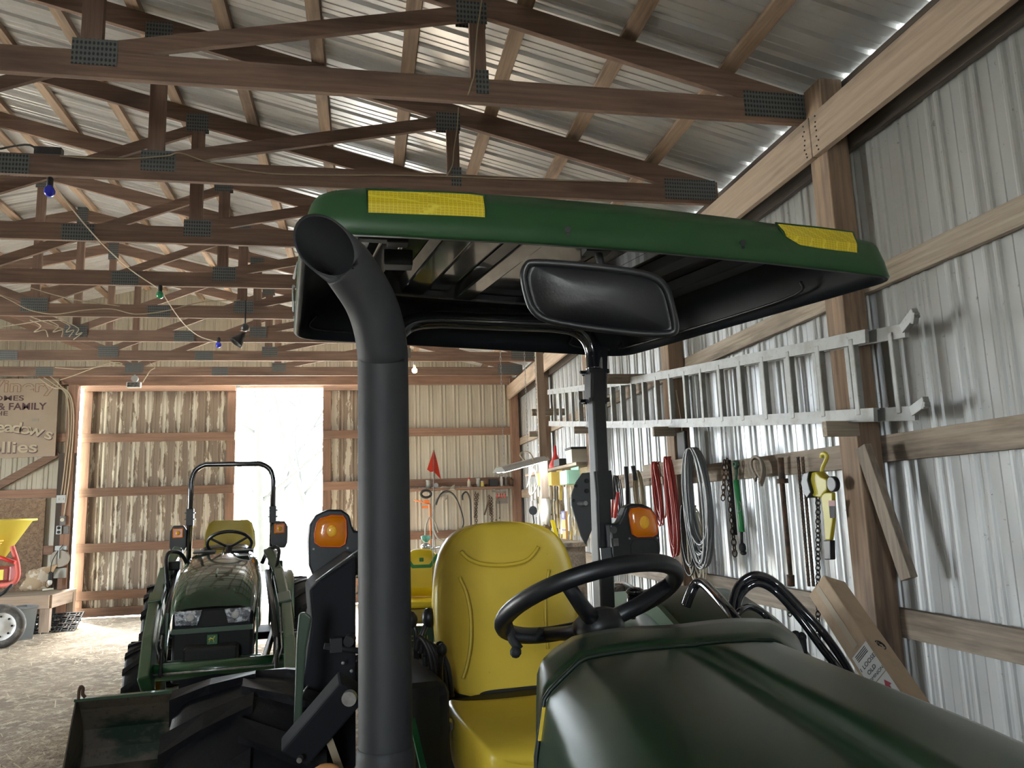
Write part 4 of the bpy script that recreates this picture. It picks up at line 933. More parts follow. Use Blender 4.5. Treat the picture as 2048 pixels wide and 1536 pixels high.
# loader
def lp(x, y, D): return at(x, y, D)
for s_, path in ((-1, [(352, 1108, 6.75), (330, 1150, 6.45), (312, 1212, 5.95), (299, 1290, 5.35), (291, 1372, 4.95)]), (1, [(541, 1108, 6.75), (560, 1150, 6.45), (573, 1212, 5.95), (579, 1290, 5.35), (580, 1365, 4.95)])):
    P = [at(*p) for p in path]; P[-1].z = max(P[-1].z, .15)
    m_ = MB()
    for a, b in zip(P[:-1], P[1:]): m_.bar(a+(a-b).normalized()*.02, b, .075, .13, f2)
    arm = m_.build('loader_arm', green, T2, bev=.012)
    m_ = MB(); m_.disc(P[0], e2_, .035, .11, 14); m_.build('pivot_pin', steel, arm)
    m_ = MB(); mid = P[2].lerp(P[3], .0); m_.bar(P[2]+(P[1]-P[2])*.18, P[2]+(P[3]-P[2])*.1, .095, .15, f2); m_.build('arm_collar', green, arm, bev=.008)
    inb = e2_*(-s_*.085)
    m_ = MB(); m_.tube([P[0].lerp(P[1], .8)+inb-f2*.05, P[2].lerp(P[3], .8)+inb-f2*.05], .024, 10); m_.tube([P[2].lerp(P[3], .75)+inb-f2*.05, P[3].lerp(P[4], .8)+inb-f2*.02], .013, 8); m_.build('lift_cylinder', black, arm)
    for k in range(2):
        m_ = MB(); o_ = e2_*(-s_*(.05+.03*k))-f2*.075; m_.tube([P[1]+o_, P[2]+o_, P[3]+o_, P[3]+o_-UZ*.1-e2_*s_*.03], .006, 6); m_.build('steel_line', steel, arm)
    m_ = MB(); m_.bar(q2(s_*.43, -.80, .45), q2(s_*.43, -.80, 1.12), .09, .14, f2); m_.build('loader_mast', green, T2, bev=.01)
    m_ = MB(); m_.bar(q2(s_*.43, -.80, .62), q2(s_*.34, -1.80, .42), .03, .09); m_.build('mast_brace', green, T2, bev=.006)
    m_ = MB(); m_.tube(spline([q2(s_*.30, -.75, 1.10), q2(s_*.36, -.8, 1.22), q2(s_*.44, -.95, 1.22), q2(s_*.42, -1.1, 1.05), q2(s_*.38, -1.1, .85)], 5), .016, 8); m_.build('loader_hose', rubber, T2)
    m_ = MB(); m_.box(q2(s_*.40, -.82, 1.12), (.10, .14, .07), AX2); m_.build('valve_block', dark, T2, bev=.01)
ct = at(435, 1335, 5.25)
m_ = MB(); m_.tube([ct-e2_*.46, ct+e2_*.46], .055, 14); m_.build('cross_tube', green, T2)
m_ = MB(); m_.tube([ct-e2_*.44-f2*.08+UZ*.0, ct+e2_*.38-f2*.08], .008, 6); m_.build('cross_line', steel, T2)
# bucket
b0 = atZ(150, 1402, .47); b1 = atZ(590, 1362, .47); bd = (b1-b0).normalized(); bp = V((-bd.y, bd.x, 0))
BW = 1.52
prof = [(0, .47), (.02, .47), (.10, .40), (.20, .26), (.22, .14), (.17, .05), (.05, .012), (-.18, .0), (-.30, 0)]
rows = [[b0+bd*(BW*t)+bp*v+UZ*(z-.47) for v, z in prof] for t in (0, .25, .5, .75, 1)]
m_ = MB(); m_.grid(rows, False); bk = m_.build('bucket', mat('bucketgreen', (.008, .028, .016), .6, noise=[((1.6, 1.6, 3.0), (.115, .095, .072), .45, .53), (30., (.05, .05, .04), .55, .7)]), T2, solid=.010)
for t in (0, 1):
    m_ = MB(); m_.prism([b0+bd*(BW*t)+bp*v+UZ*(z-.47) for v, z in prof], bd*.008); m_.build('bucket_side', MATS['bucketgreen'], bk)
m_ = MB(); m_.bar(b0+UZ*.006, b0+bd*BW+UZ*.006, .05, .016); m_.build('bucket_rim', green, bk)
m_ = MB(); p = at(157, 1396, 4.35); m_.tube(spline([p-UZ*.01, p+UZ*.035, p+UZ*.06+bd*.008, p+UZ*.05+bd*.02, p+bd*.02+UZ*.02, p+bd*.035], 4), .009, 8); m_.build('bucket_hook', rust, bk)
# ================================================================= LAWN TRACTOR
c = at(846, 1186, 7.6); OM = V((c.x, c.y, 0))
ex_ = V((CR.x, CR.y, 0)).normalized(); ey_ = V((CF.x, CF.y, 0)).normalized(); AXM = (ex_, ey_, UZ)
def qm(u, v, z): return OM+ex_*u+ey_*v+UZ*z
LM = thing('lawn_tractor', OM, 'small riding mower with yellow seat and green trim, between the stack and the big seat', 'mower')
zt = at(848, 1098, 7.6).z; zb = at(848, 1192, 7.6).z
def outline(sc, v, cz=0):
    P = []
    for a, b in ((-.17, 0), (-.20, .08), (-.205, .3), (-.20, .45), (-.17, .72), (-.14, .90), (-.09, .98), (0, 1.0), (.09, .98), (.14, .90), (.17, .72), (.20, .45), (.205, .3), (.20, .08), (.17, 0)):
        P.append(qm(a*sc, v, zb+(zt-zb)*(.5+(b-.5)*sc)))
    return P
m_ = MB(); rows = [outline(.93, .02), outline(1, -.01), outline(1, -.05), outline(.93, -.075), outline(.6, -.085)]; m_.grid(rows, closed=True); m_.add(rows[-1], [tuple(range(15))]); m_.add(rows[0], [tuple(range(15))]); ms = m_.build('backrest', mat('mowyellow', (.85, .62, .015), .4), LM)
def sband(pts, w, name, mt, dy=-.086):
    m_ = MB()
    for (a, b), (c_, d) in zip(pts[:-1], pts[1:]): m_.bar(qm(a, dy, zb+(zt-zb)*b), qm(c_, dy, zb+(zt-zb)*d), w, .012, ey_)
    return m_.build(name, mt, ms)
m_ = MB()
for (a, b), (c_, d) in zip([(-.155, .86), (-.10, .68), (-.085, .64), (.085, .64), (.10, .68)], [(-.10, .68), (-.085, .64), (.085, .64), (.10, .68), (.155, .86)]):
    P, Q = qm(a, -.086, zb+(zt-zb)*b), qm(c_, -.086, zb+(zt-zb)*d); dd = (Q-P).normalized(); nn = dd.cross(ey_)*.016; m_.prism([P-nn-dd*.008, Q-nn+dd*.008, Q+nn+dd*.008, P+nn-dd*.008], ey_*.01)
m_.build('green_stripe', mat('stripegreen', (.03, .22, .04), .5), ms)
m_ = MB(); m_.box(qm(.0, -.088, zb+(zt-zb)*.78), (.042, .008, .038), AXM); m_.build('seat_badge', MATS['stripegreen'], ms, bev=.006)
m_ = MB(); m_.box(qm(0, -.26, zb-.03), (.42, .42, .06), AXM); m_.build('seat_cushion', MATS['mowyellow'], LM, bev=.02)
m_ = MB(); m_.box(qm(0, -.20, zb-.14), (.46, .40, .14), AXM); m_.build('seat_pan', mat('mowtan', (.45, .33, .05), .5), LM, bev=.03)
m_ = MB(); m_.box(qm(-.22, -.28, zb-.05), (.07, .3, .04), AXM); m_.build('armrest', green, LM, bev=.01)
m_ = MB(); m_.prism([qm(a, -.52, zb+b) for a, b in ((-.17, -.22), (.17, -.22), (.14, -.42), (-.14, -.42))], ey_*.10); pn = m_.build('front_panel', green, LM, bev=.012)
z_ = at(846, 1246, 7.1).z
text('JOHN', .062, qm(-.085, -.530, zb-.335), ex_, UZ, mat('letteryellow', (.75, .62, .08), .5), pn, xs=1.2)
m_ = MB(); m_.box(qm(0, -.35, zb-.50), (.60, 1.2, .22), AXM); m_.box(qm(0, -.2, zb-.62), (1.05, .75, .12), AXM); m_.build('mower_deck', green, LM, bev=.03)
for s_ in (-1, 1):
    tyre(qm(s_*.48, .25, .25), .25, .22, ex_*s_, rimy, LM, 12, name='rear_wheel'); tyre(qm(s_*.42, -1.0, .16), .16, .12, ex_*s_, rimy, LM, 10, name='front_wheel')
    m_ = MB(); a_ = qm(s_*.22, -.55, zb-.32); m_.tube([a_, a_+UZ*.28-ey_*.05], .012, 8); m_.ball(a_+UZ*.30-ey_*.05, .035, 10, (.8, .8, 1.4)); m_.build('drive_lever', dark, LM)
# orange safety flag on its thin pole
fp = at(862, 1200, 7.25); ft = at(868, 900, 7.25)
m_ = MB(); m_.tube([V((fp.x, fp.y, zb-.55)), V((ft.x, ft.y, ft.z))], .004, 6); fl = m_.build('flag_pole', steel)
tag(fl, 'thin whip pole carrying the orange-red pennant', 'flag pole')
P = [at(x, y, 7.25) for x, y in ((868, 898), (854, 939), (861, 944), (867, 943), (882, 959), (876, 930))]
m_ = MB(); m_.prism(P, ey_*.004); tag(m_.build('pennant', flagr), 'bright orange-red safety pennant on a whip pole', 'flag')
# ================================================================= SHOP LIGHT, BULBS, CORDS
a, b = at(998, 943, 8.3), at(1088, 919, 9.1); d_ = (b-a).normalized()
SLt = thing('shop_light', (a+b)/2, 'hanging fluorescent shop light glowing over the tool bench', 'lamp')
m_ = MB(); x_ = d_.cross(UZ).normalized()
P = [a, b]; vs = []
for p in P: vs += [p-x_*.085-UZ*.01, p-x_*.04+UZ*.045, p+x_*.04+UZ*.045, p+x_*.085-UZ*.01]
m_.add(vs, [(0, 1, 5, 4), (1, 2, 6, 5), (2, 3, 7, 6), (0, 3, 2, 1), (4, 5, 6, 7)]); m_.build('reflector_hood', white, SLt, solid=.002)
for s_ in (-1, 1):
    m_ = MB(); m_.tube([a+x_*(.035*s_)+d_*.03-UZ*.005, b+x_*(.035*s_)-d_*.03-UZ*.005], .016, 10); m_.build('light_tube', tubem, SLt)
def chain(mb, p, q, n, r=.011, w=.0025):
    p, q = V(p), V(q); d = (q-p)/n; t = d.normalized(); x = t.cross(V((0, 1, 0))) if abs(t.y) < .9 else t.cross(V((1, 0, 0))); x.normalize(); y = t.cross(x)
    for i in range(n):
        c = p+d*(i+.5); s_ = x if i % 2 else y; L = d.length*.68
        mb.tube([c+t*(L*math.sin(k*PI/4))*1+s_*(r*math.cos(k*PI/4)) for k in range(8)], w, 4, closed=True)
for p in (a+d_*.1, b-d_*.35, b-d_*.12):
    m_ = MB(); chain(m_, p+UZ*.045, V((p.x, p.y, 3.69)), 40, .008, .002); m_.build('hanging_chain', steel, SLt)
m_ = MB(); p = a.lerp(b, .55)+UZ*.05; m_.tube(spline([p, p+V((-.05, 0, .06)), p+V((0, .05, .1)), p+V((.06, 0, .08)), p+V((.1, 0, 0)), p+V((.1, .1, -.12)), p+V((.05, .15, -.3)), p+V((.14, .2, -.1)), p+V((.16, .1, -.28)), p+V((.08, .15, -.38)), p+V((.1, .2, -.05))], 8), .009, 6); tag(m_.build('light_cord', cordw), 'coiled white cord dangling beneath the shop light', 'cord')
m_ = MB(); p = b-d_*.2; m_.box((p.x+.12, p.y+.1, 2.75), (.09, .05, 2.3)); tag(m_.build('hanging_post', MATS['pale_z'], bev=.004), 'pale upright board hanging beside the shop light chains', 'board')
# coloured bulbs and the string between them
bp_ = [(99, 383, 5.18), (320, 590, 8.05), (437, 690, 10.65)]
for (x, y, D), m0, nm in zip(bp_, (bluec, greenb, bluec), ('deep blue bulb hanging from the string, nearest of the coloured bulbs', 'green bulb hanging from the string of coloured bulbs', 'small blue bulb at the far end of the string')):
    p = atZ(x, y, 3.575); r = thing('coloured_bulb', p, nm, 'bulb', 'coloured bulbs on a string')
    m_ = MB(); m_.lathe(p, (0, 0, 1), [(.0001, -.036), (.018, -.032), (.030, -.018), (.034, 0), (.029, .018), (.018, .034), (.013, .045)], 18); m_.build('glass', m0, r)
    m_ = MB(); m_.lathe(p, (0, 0, 1), [(.0001, .034), (.019, .036), (.019, .085), (.012, .095), (.0001, .096)], 14); m_.build('socket', dark, r)
w0 = at(45, 180, 3.7)
pts = [atZ(99, 357, 3.66), atZ(150, 425, 3.62), atZ(205, 488, 3.60), atZ(262, 540, 3.61), atZ(319, 578, 3.66)]
m_ = MB(); m_.tube(spline(pts, 5), .005, 6); tag(m_.build('bulb_string', cordw), 'white twin cord running from the near blue bulb to the green bulb', 'cord')
pts = [atZ(320, 578, 3.66), atZ(350, 625, 3.60), atZ(375, 655, 3.585), atZ(402, 674, 3.60), atZ(437, 684, 3.66)]
m_ = MB(); m_.tube(spline(pts, 5), .005, 6); tag(m_.build('bulb_string', cordw), 'white cord sagging from the green bulb to the far blue bulb', 'cord')
pts = [at(98, 356, 5.1), at(92, 335, 5.05), at(82, 318, 5.0), at(60, 290, 4.95), at(0, 298, 4.9)]
m_ = MB(); m_.tube(spline(pts, 5), .007, 6); m_.box(at(98, 304, 5.0), (.16, .05, .05)); tag(m_.build('feed_cord', cordk), 'dark cord and connector feeding the near blue bulb', 'cord')
# cords stapled along the trusses
yt = 5.07-.026
def wire(pts, r, m0, lab, name='wire'):
    m_ = MB(); m_.tube(spline(pts, 6), r, 6); return tag(m_.build(name, m0), lab, 'wire')
wire([atY(x, y, 5.05-.03) for x, y in ((120, 312), (230, 318), (330, 312), (360, 306), (420, 325), (520, 345), (640, 350), (760, 350), (880, 352), (1024, 358), (1200, 362))], .0045, cordt, 'thin cable running along the second truss chord')
wire([atY(x, y, 3.82) for x, y in ((965, -10), (960, 25), (955, 60), (951, 110), (948, 150), (944, 165), (936, 190))], .005, cordt, 'cable hanging down beside the nearest short truss upright')
wire([atY(x, y, 5.03) for x, y in ((917, 215), (914, 260), (908, 300), (905, 330), (893, 352))], .005, cordt, 'cable hanging down beside the short upright of the second truss')
wire([atY(x, y, 8.68) for x, y in ((-20, 580), (20, 600), (60, 620), (110, 628), (170, 620), (225, 618), (270, 628), (330, 622), (400, 605), (480, 600))], .006, cordt, 'loose tan cable looping across the fifth truss')
wire([atY(x, y, 8.66) for x, y in ((60, 575), (110, 590), (170, 603), (240, 612))], .005, cordt, 'short tan cable drooping above the looped one')
for k, (x, y) in enumerate(((60, 640), (95, 640), (118, 640), (135, 645))):
    wire([atY(x, y, 9.9), atY(x+22, y+12, 9.9), atY(x+8+k*3, y+24, 9.9), atY(x+30, y+20, 9.9), atY(x+36-k*8, y+34, 9.9)], .006, cordw, f'tangled white wire hanging from the sixth truss, {ORD[k]} tangle from the left')
wire([atY(x, y, 9.9) for x, y in ((-10, 655), (30, 650), (80, 642), (130, 640))], .006, cordw, 'white wire sweeping in to the tangles on the sixth truss')
wire([atY(x, y, 12.3) for x, y in ((110, 735), (160, 738), (210, 732), (245, 728), (225, 725), (190, 735), (150, 750), (120, 760))], .006, cordw, 'pale wire looping over the doorway header')
wire([atY(x, y, 12.2) for x, y in ((285, 765), (300, 742), (310, 735), (300, 725))], .008, cordt, 'tan cable curling down to the floodlight')
# wires down the door post
YP = YB-.18
for k, pts in enumerate((((88, 755), (110, 770), (132, 790), (138, 850), (130, 930), (122, 992)), ((100, 752), (118, 768), (140, 800), (142, 860), (134, 940), (128, 992)), ((78, 756), (105, 775), (135, 782), (147, 830), (140, 940), (128, 1032)))):
    wire([atY(x, y, YP) for x, y in pts], .009, cordw, f'pale electric cable running down beside the doorway, {ORD[k]} of three')
PLx = atY(128, 1000, YP).x
m_ = MB(); m_.box((PLx, YP+.05, 1.3), (.25, .04, 2.6)); tag(m_.build('service_board', MATS['black_z'], bev=.003), 'dark upright board carrying the electric boxes', 'board')
def ebox(x, y, w, h, m0, name, lab, cat, d=.06):
    p = atY(x, y, YP+.0); m_ = MB(); m_.box(p, (w, d, h)); o = m_.build(name, m0, bev=.006); tag(o, lab, cat); return p, o
gbox = mat('boxgrey', (.42, .44, .45), .45, .4)
p, o = ebox(123, 998, .13, .125, gbox, 'switch_box', 'grey double switch box at the top of the service board', 'switch')
for s_ in (-1, 1): m_ = MB(); m_.box(p+V((s_*.03, -.038, 0)), (.012, .02, .03)); m_.build('toggle', white, o)
p, o = ebox(126, 1041, .075, .14, mat('boxdark', (.12, .12, .12), .5), 'timer_box', 'dark box with a round pale dial', 'switch'); m_ = MB(); m_.disc(p+V((0, -.035, .01)), (0, 1, 0), .028, .012, 16); m_.build('dial', cream, o)
p, o = ebox(119, 1060, .08, .13, gbox, 'outlet', 'grey double outlet on the service board', 'outlet')
for s_ in (-1, 1): m_ = MB(); m_.disc(p+V((0, -.032, s_*.032)), (0, 1, 0), .024, .008, 14); m_.build('socket', dark, o)
p, o = ebox(133, 1060, .07, .12, MATS['boxdark'], 'outlet_box', 'dark covered box right of the double outlet', 'outlet')
p, o = ebox(123, 1096, .17, .07, gbox, 'junction_box', 'short wide grey box above the round reel', 'electric box')
m_ = MB(); p = atY(120, 1117, YP-.02); m_.disc(p, (0, 1, 0), .13, .09, 26); o = m_.build('cord_reel', mat('reelgrey', (.33, .31, .27), .6), bev=.006); tag(o, 'round grey cord reel hanging on the service board', 'reel'); m_ = MB(); m_.bar(p+V((0, -.06, 0)), p+V((0, -.06, .15)), .02, .012); m_.build('bracket', gbox, o)
p, o = ebox(120, 1146, .17, .15, mat('boxlight', (.36, .38, .37), .5), 'breaker_box', 'square light grey breaker box below the reel', 'electric box')
m_ = MB(); p = atY(100, 1165, YP-.15); m_.ball(p-UZ*.0, .035, 12, (1, 1, 1.3)); o = m_.build('hanging_bulb', mat('clearbulb', (.8, .8, .78), .15)); tag(o, 'unlit white bulb in a wire cage by the paper sack', 'bulb'); m_ = MB(); m_.lathe(p, (0, 0, 1), [(.02, .03), (.03, .06), (.03, .14), (.015, .16)], 12); m_.build('socket', dark, o); m_ = MB(); m_.tube([p+V((.06*math.cos(t), 0, .075*math.sin(t)-.02)) for t in [2*PI*k/16 for k in range(16)]], .004, 5, closed=True); m_.tube(spline([p+V((0, 0, .15)), p+V((.0, .03, .3)), p+V((.05, .08, .45)), p+V((.12, .1, .55))], 5), .006, 6); m_.build('cage', dark, o)
# floodlight over the doorway
p = at(268, 770, 11.6); r = thing('floodlight', p, 'small white floodlight mounted over the left door', 'lamp')
m_ = MB(); m_.box(p, (.20, .07, .09)); m_.build('lamp_head', white, r, bev=.01); m_ = MB(); m_.box(p-V((0, .04, 0)), (.165, .01, .065)); m_.build('lens', glassm, r); m_ = MB(); m_.disc(p+V((0, .03, .10)), (0, 1, 0), .05, .05, 14); m_.bar(p+V((0, .03, .0)), p+V((0, .03, .16)), .02, .02); m_.build('mount', gbox, r)
# black spotlight under a truss
p = at(490, 655, 8.3); r = thing('spotlight', p, 'black cone spotlight hanging from the roof above the left tractor', 'lamp')
m_ = MB(); m_.ball(p+UZ*.0, .045, 12); m_.tube([p, p+UZ*.30], .01, 6); m_.build('mount', black, r); m_ = MB(); ax = V((-.55, -.2, -.75)).normalized(); m_.lathe(p-UZ*.06, ax, [(.012, 0), (.03, .03), (.04, .06), (.075, .15)], 18); m_.build('shade', black, r, solid=.003); m_ = MB(); m_.disc(p-UZ*.06+ax*.12, ax, .055, .01, 16); m_.build('lens', glassm, r)
# lit bulb right of the stack
p = at(829, 741, 10.2); r = thing('lit_bulb', p, 'small glowing warm bulb under the roof right of the exhaust stack', 'bulb'); m_ = MB(); m_.ball(p, .035, 12); m_.build('glass', warm, r); m_ = MB(); m_.tube([p+UZ*.03, p+UZ*.12], .016, 8); m_.build('socket', white, r)
# ================================================================= PAINTED SIGN
YS = YB-.125
s1 = atY(110, 912, YS); s0 = atY(118, 757, YS)
sx1 = (s0.x+s1.x)/2; W_ = 1.9
m_ = MB(); zs0, zs1 = s1.z, s0.z
m_.prism([V((sx1-W_, YS, zs0-.05)), V((s1.x, YS, zs0)), V((s0.x, YS, zs1)), V((sx1-W_, YS, zs1+.0))], (0, .02, 0)); sg = m_.build('painted_sign', signm); tag(sg, 'brown painted winery sign with lettering, hung left of the doorway', 'sign')
def sl_(body, px, py, size, m0, xs=1., dy=-.003, rot=0., align='RIGHT', bd=.012):
    p = atY(px, py, YS); X = V((math.cos(rot), 0, math.sin(rot))); Z = V((-math.sin(rot), 0, math.cos(rot)))
    text(body, size, p+V((0, dy, 0)), X, Z, m0, sg, xs=xs, align=align, bold=size*bd)
sl_('Winery', 111, 783, .27, sinkb, 1.38, bd=.035); sl_('Winery', 111, 783, .27, signm, 1.38, -.0045, bd=.004)
sl_('WELCOMES', 48, 801, .115, sink, 1.5); sl_('& FAMILY', 92, 819, .155, sink, 1.08, bd=.02); sl_('THE', 16, 831, .10, sink, 1.5)
sl_('M', -38, 864, .27, sinkl, 1.2)
import itertools
for ch, px_, py_, ro in (('e', 10, 864, 0), ('a', 27, 864, -.03), ('d', 44, 866, -.08), ('o', 60, 869, -.16), ('w', 84, 874, -.24), ('s', 103, 880, -.3)):
    sl_(ch, px_+1., py_+1.2, .25, sink, 1.3, -.003, ro, bd=.03); sl_(ch, px_, py_, .25, sinkl, 1.3, -.0045, ro, bd=.012)
sl_('Collies', 76, 905.5, .25, sink, 1.38, bd=.03); sl_('Collies', 75, 904, .25, sinkl, 1.38, -.0045, bd=.012)
m_ = MB(); m_.box(atY(71, 840, YS)-V((0, .003, 0)), (.10, .004, .045)); m_.build('tape_patch', mat('tape', (.24, .22, .19), .5), sg)
# ================================================================= LEFT CORNER: bench, spreader, sack, bin, mats
bz = .52; bR = atZ(128, 1178, bz); c0 = atZ(100, 1190, bz)
BX0, BX1 = c0.x-2.6, c0.x; BY0 = c0.y; BY1 = YB-.35
r = thing('low_bench', ((BX0+BX1)/2, (BY0+BY1)/2, 0), 'low rough plank workbench left of the doorway', 'bench')
m_ = MB(); m_.prism([V((BX0, BY0, bz-.04)), V((BX1, BY0, bz-.04)), V((bR.x+.15, BY1, bz-.04)), V((BX0, BY1, bz-.04))], (0, 0, .04)); m_.build('top', MATS['grey_x'], r, bev=.003)
m_ = MB(); m_.bar((BX0, BY0-.02, bz-.09), (BX1, BY0-.02, bz-.09), .04, .18); m_.build('apron', MATS['pale_x'], r, bev=.003); m_ = MB(); m_.bar((BX1+.01, BY0, bz-.09), (bR.x+.16, BY1, bz-.09), .04, .18); m_.build('apron', MATS['pale_y'], r, bev=.003)
for x in (BX1-.06, BX0+.1):
    m_ = MB(); m_.box((x, BY0+.05, (bz-.04)/2), (.13, .09, bz-.04)); m_.build('leg', MATS['pale_z'], r, bev=.004); m_ = MB(); m_.box((x+.05, BY1-.1, (bz-.04)/2), (.09, .09, bz-.04)); m_.build('leg', MATS['pale_z'], r, bev=.004)
# paper sack
m_ = MB(); c = atZ(66, 1180, bz); rows = []
rnd = random.Random(4)
for h, w, d in ((0, .15, .10), (.05, .19, .13), (.12, .18, .12), (.19, .16, .11), (.27, .19, .12), (.33, .20, .10)):
    rows.append([c+V((w*math.cos(2*PI*k/18)*(1+rnd.uniform(-.12, .12))+h*.35, d*math.sin(2*PI*k/18), h+rnd.uniform(-.02, .02)+(.05*math.cos(2*PI*k/18) if h > .25 else 0))) for k in range(18)])
m_.grid(rows, closed=True); m_.add(rows[0], [tuple(range(18))]); tag(m_.build('paper_sack', mat('sack', (.45, .34, .22), .8, noise=(7., (.66, .60, .50), .52, .56)), solid=.004), 'crumpled open paper feed sack on the low bench', 'sack')
m_ = MB(); p = atZ(85, 1182, bz)+UZ*.015; m_.tube([p, p+V((.14, .02, .005))], .016, 8); tag(m_.build('paint_tube', cream), 'small white tube lying on the bench edge', 'tube')
# grey bin and rubber mats under the bench
m_ = MB(); p = atZ(30, 1282, 0); m_.lathe(V((p.x, p.y+.1, .0)), (0, 0, 1), [(.0001, 0), (.17, .0), (.21, .40), (.225, .405), (.225, .43), (.20, .43), (.16, .03), (.0001, .02)], 4, False); tag(m_.build('grey_bin', mat('bingrey', (.20, .23, .25), .5)), 'grey plastic bin standing under the low bench', 'bin')
m_ = MB(); p = atZ(85, 1272, 0)+V((0, .25, 0)); th = -.45
X_ = V((1, .1, 0)).normalized(); Z_ = V((0, .85, .5)).normalized()
for i in range(7):
    for j in range(5):
        c_ = p+X_*((i-3)*.085)+Z_*(.03+j*.085)
        a_ = X_ if (i+j) % 2 else Z_; m_.bar(c_-a_*.036, c_+a_*.036, .016, .03, X_.cross(Z_))
for i in range(8): m_.bar(p+X_*((i-3.5)*.085), p+X_*((i-3.5)*.085)+Z_*.44, .014, .025, X_.cross(Z_))
for j in range(6): m_.bar(p-X_*.31+Z_*(j*.085), p+X_*.31+Z_*(j*.085), .014, .025, X_.cross(Z_))
tag(m_.build('rubber_mat', dark), 'black perforated plastic mats leaning under the low bench', 'mat')
m_ = MB(); p = atY(22, 1100, YB-.06); m_.box((p.x-.5, YB-.05, 1.15), (1.9, .03, 1.5)); tag(m_.build('chipboard_panel', mat('osb', (.17, .11, .068), .8, noise=[(16., (.23, .155, .10), .45, .55), (45., (.10, .065, .045), .55, .6)])), 'brown chipboard panel on the wall behind the yellow hopper', 'panel')
# spreader
hc = at(2, 1075, 10.2); r = thing('broadcast_spreader', (hc.x, hc.y, 0), 'yellow hopper spreader on a red frame at the left picture edge', 'spreader')
m_ = MB(); zt_ = at(30, 1040, 10.2).z; rt = (at(62, 1042, 10.2)-hc).dot(ex_)
m_.lathe(V((hc.x, hc.y, 0)), (0, 0, 1), [(.05, zt_-.50), (rt*.14, zt_-.50), (rt*.86, zt_-.02), (rt, zt_-.012), (rt, zt_+.012), (rt*.86, zt_+.012), (rt*.80, zt_-.02), (.04, zt_-.47)], 28); hp_ = m_.build('hopper', hopy, r)
c = at(18, 1085, 10.2)-ey_*.22; 
for dx, dz, w_, h_ in ((-.05, 0, .16, .11), (.02, .03, .10, .02), (.02, -.0, .06, .015)):
    m_ = MB(); m_.box(c+ex_*dx+UZ*dz, (w_, .006, h_), (ex_, ey_, UZ)); m_.build('warning_label', mat('labelorange', (.80, .52, .05), .6), hp_)
m_ = MB(); P_ = lambda x, y, D=10.0: at(x, y, D)
m_.tube(spline([P_(24, 1092), P_(34, 1125), P_(36, 1150), P_(28, 1165), P_(10, 1170), P_(-30, 1172)], 5), .030, 10); m_.build('frame_tube', redf, r)
m_ = MB(); m_.tube([P_(-20, 1108, 9.9), P_(30, 1125, 9.9)], .024, 10); m_.build('frame_tube', red, r)
m_ = MB(); m_.box(P_(0, 1148, 10.1), (.32, .22, .20)); m_.build('gear_housing', mat('darkred', (.18, .02, .02), .4), r, bev=.03)
m_ = MB(); m_.box(P_(-2, 1150, 9.88), (.10, .01, .13)); m_.build('yellow_label', hopy, r)
m_ = MB(); m_.tube(spline([P_(24, 1170, 9.9), P_(8, 1185, 9.8), P_(-10, 1195, 9.8)], 4), .022, 8); m_.build('axle', dark, r)
wc_ = P_(2, 1247, 9.55); wz = .27
m_ = MB(); AXW = (ex_*.45-ey_*.89).normalized()
wc_ = V((wc_.x, wc_.y, wz)); m_.lathe(wc_, AXW, [(wz*.62, -.06), (wz*.80, -.075), (wz*.95, -.055), (wz, 0), (wz*.95, .055), (wz*.80, .075), (wz*.62, .06)], 32); wl = m_.build('wheel', mat('dustyrubber', (.09, .088, .085), .8, noise=(14., (.22, .21, .19), .5, .7)), r)
m_ = MB(); m_.lathe(wc_, AXW, [(.0001, .05), (.06, .055), (.10, .03), (wz*.58, .035), (wz*.63, .06)], 28); rm = m_.build('rim', white, wl)
for k in range(8):
    m_ = MB(); a_ = 2*PI*k/8; x_ = AXW.cross(UZ).normalized(); m_.disc(wc_+x_*(.12*math.cos(a_))+UZ*(.12*math.sin(a_))+AXW*.036, AXW, .013, .006, 10); m_.build('rim_hole', dark, rm)
m_ = MB(); m_.tube([wc_, V((hc.x, hc.y, wz+.1)), V((hc.x, hc.y, wz+.55))], .022, 8); m_.tube([wc_+ex_*0-UZ*0, wc_+ex_*(-1.0)+ey_*.3], .02, 8); m_.build('axle', dark, r)
# ================================================================= LADDER on the right wall
XR_ = 2.50
def lx(x, y, X=XR_): return atX(x, y, X)
LD = thing('extension_ladder', lx(1450, 770), 'long aluminium extension ladder hung sideways on the right wall', 'ladder')
ya, yb_ = lx(1097, 800).y, lx(1768, 740).y
zt0 = lx(1768, 664).z; zb0 = lx(1768, 830).z; zt1 = lx(1097, 784).z; zb1 = lx(1097, 848).z
print('ladder', ya, yb_, zt0, zb0, zt1, zb1)
def lt(y, top):
    t = (y-yb_)/(ya-yb_); sag = -.03*math.sin(PI*t)
    return (zt0+(zt1-zt0)*t if top else zb0+(zb1-zb0)*t)+sag*1.0
def rail(X, y0, y1, top, nm='rail', n=10):
    m_ = MB()
    for i in range(n):
        a_ = y0+(y1-y0)*i/n; b_ = y0+(y1-y0)*(i+1)/n; za, zb_ = lt(a_, top), lt(b_, top)
        m_.bar((X, a_-.001, za), (X, b_+.001, zb_), .022, .068); m_.bar((X-.012 if False else X+.012, a_, za+.030), (X+.012, b_, zb_+.030), .028, .008)
    return m_.build(nm, alum, LD)
Lf, Lb = XR_, XR_+.055
for top in (True, False):
    rail(Lf, yb_+.10, ya, top); rail(Lb, yb_-.12, ya-1.2, top)
n = 20; step = .305
y = yb_+.22; 
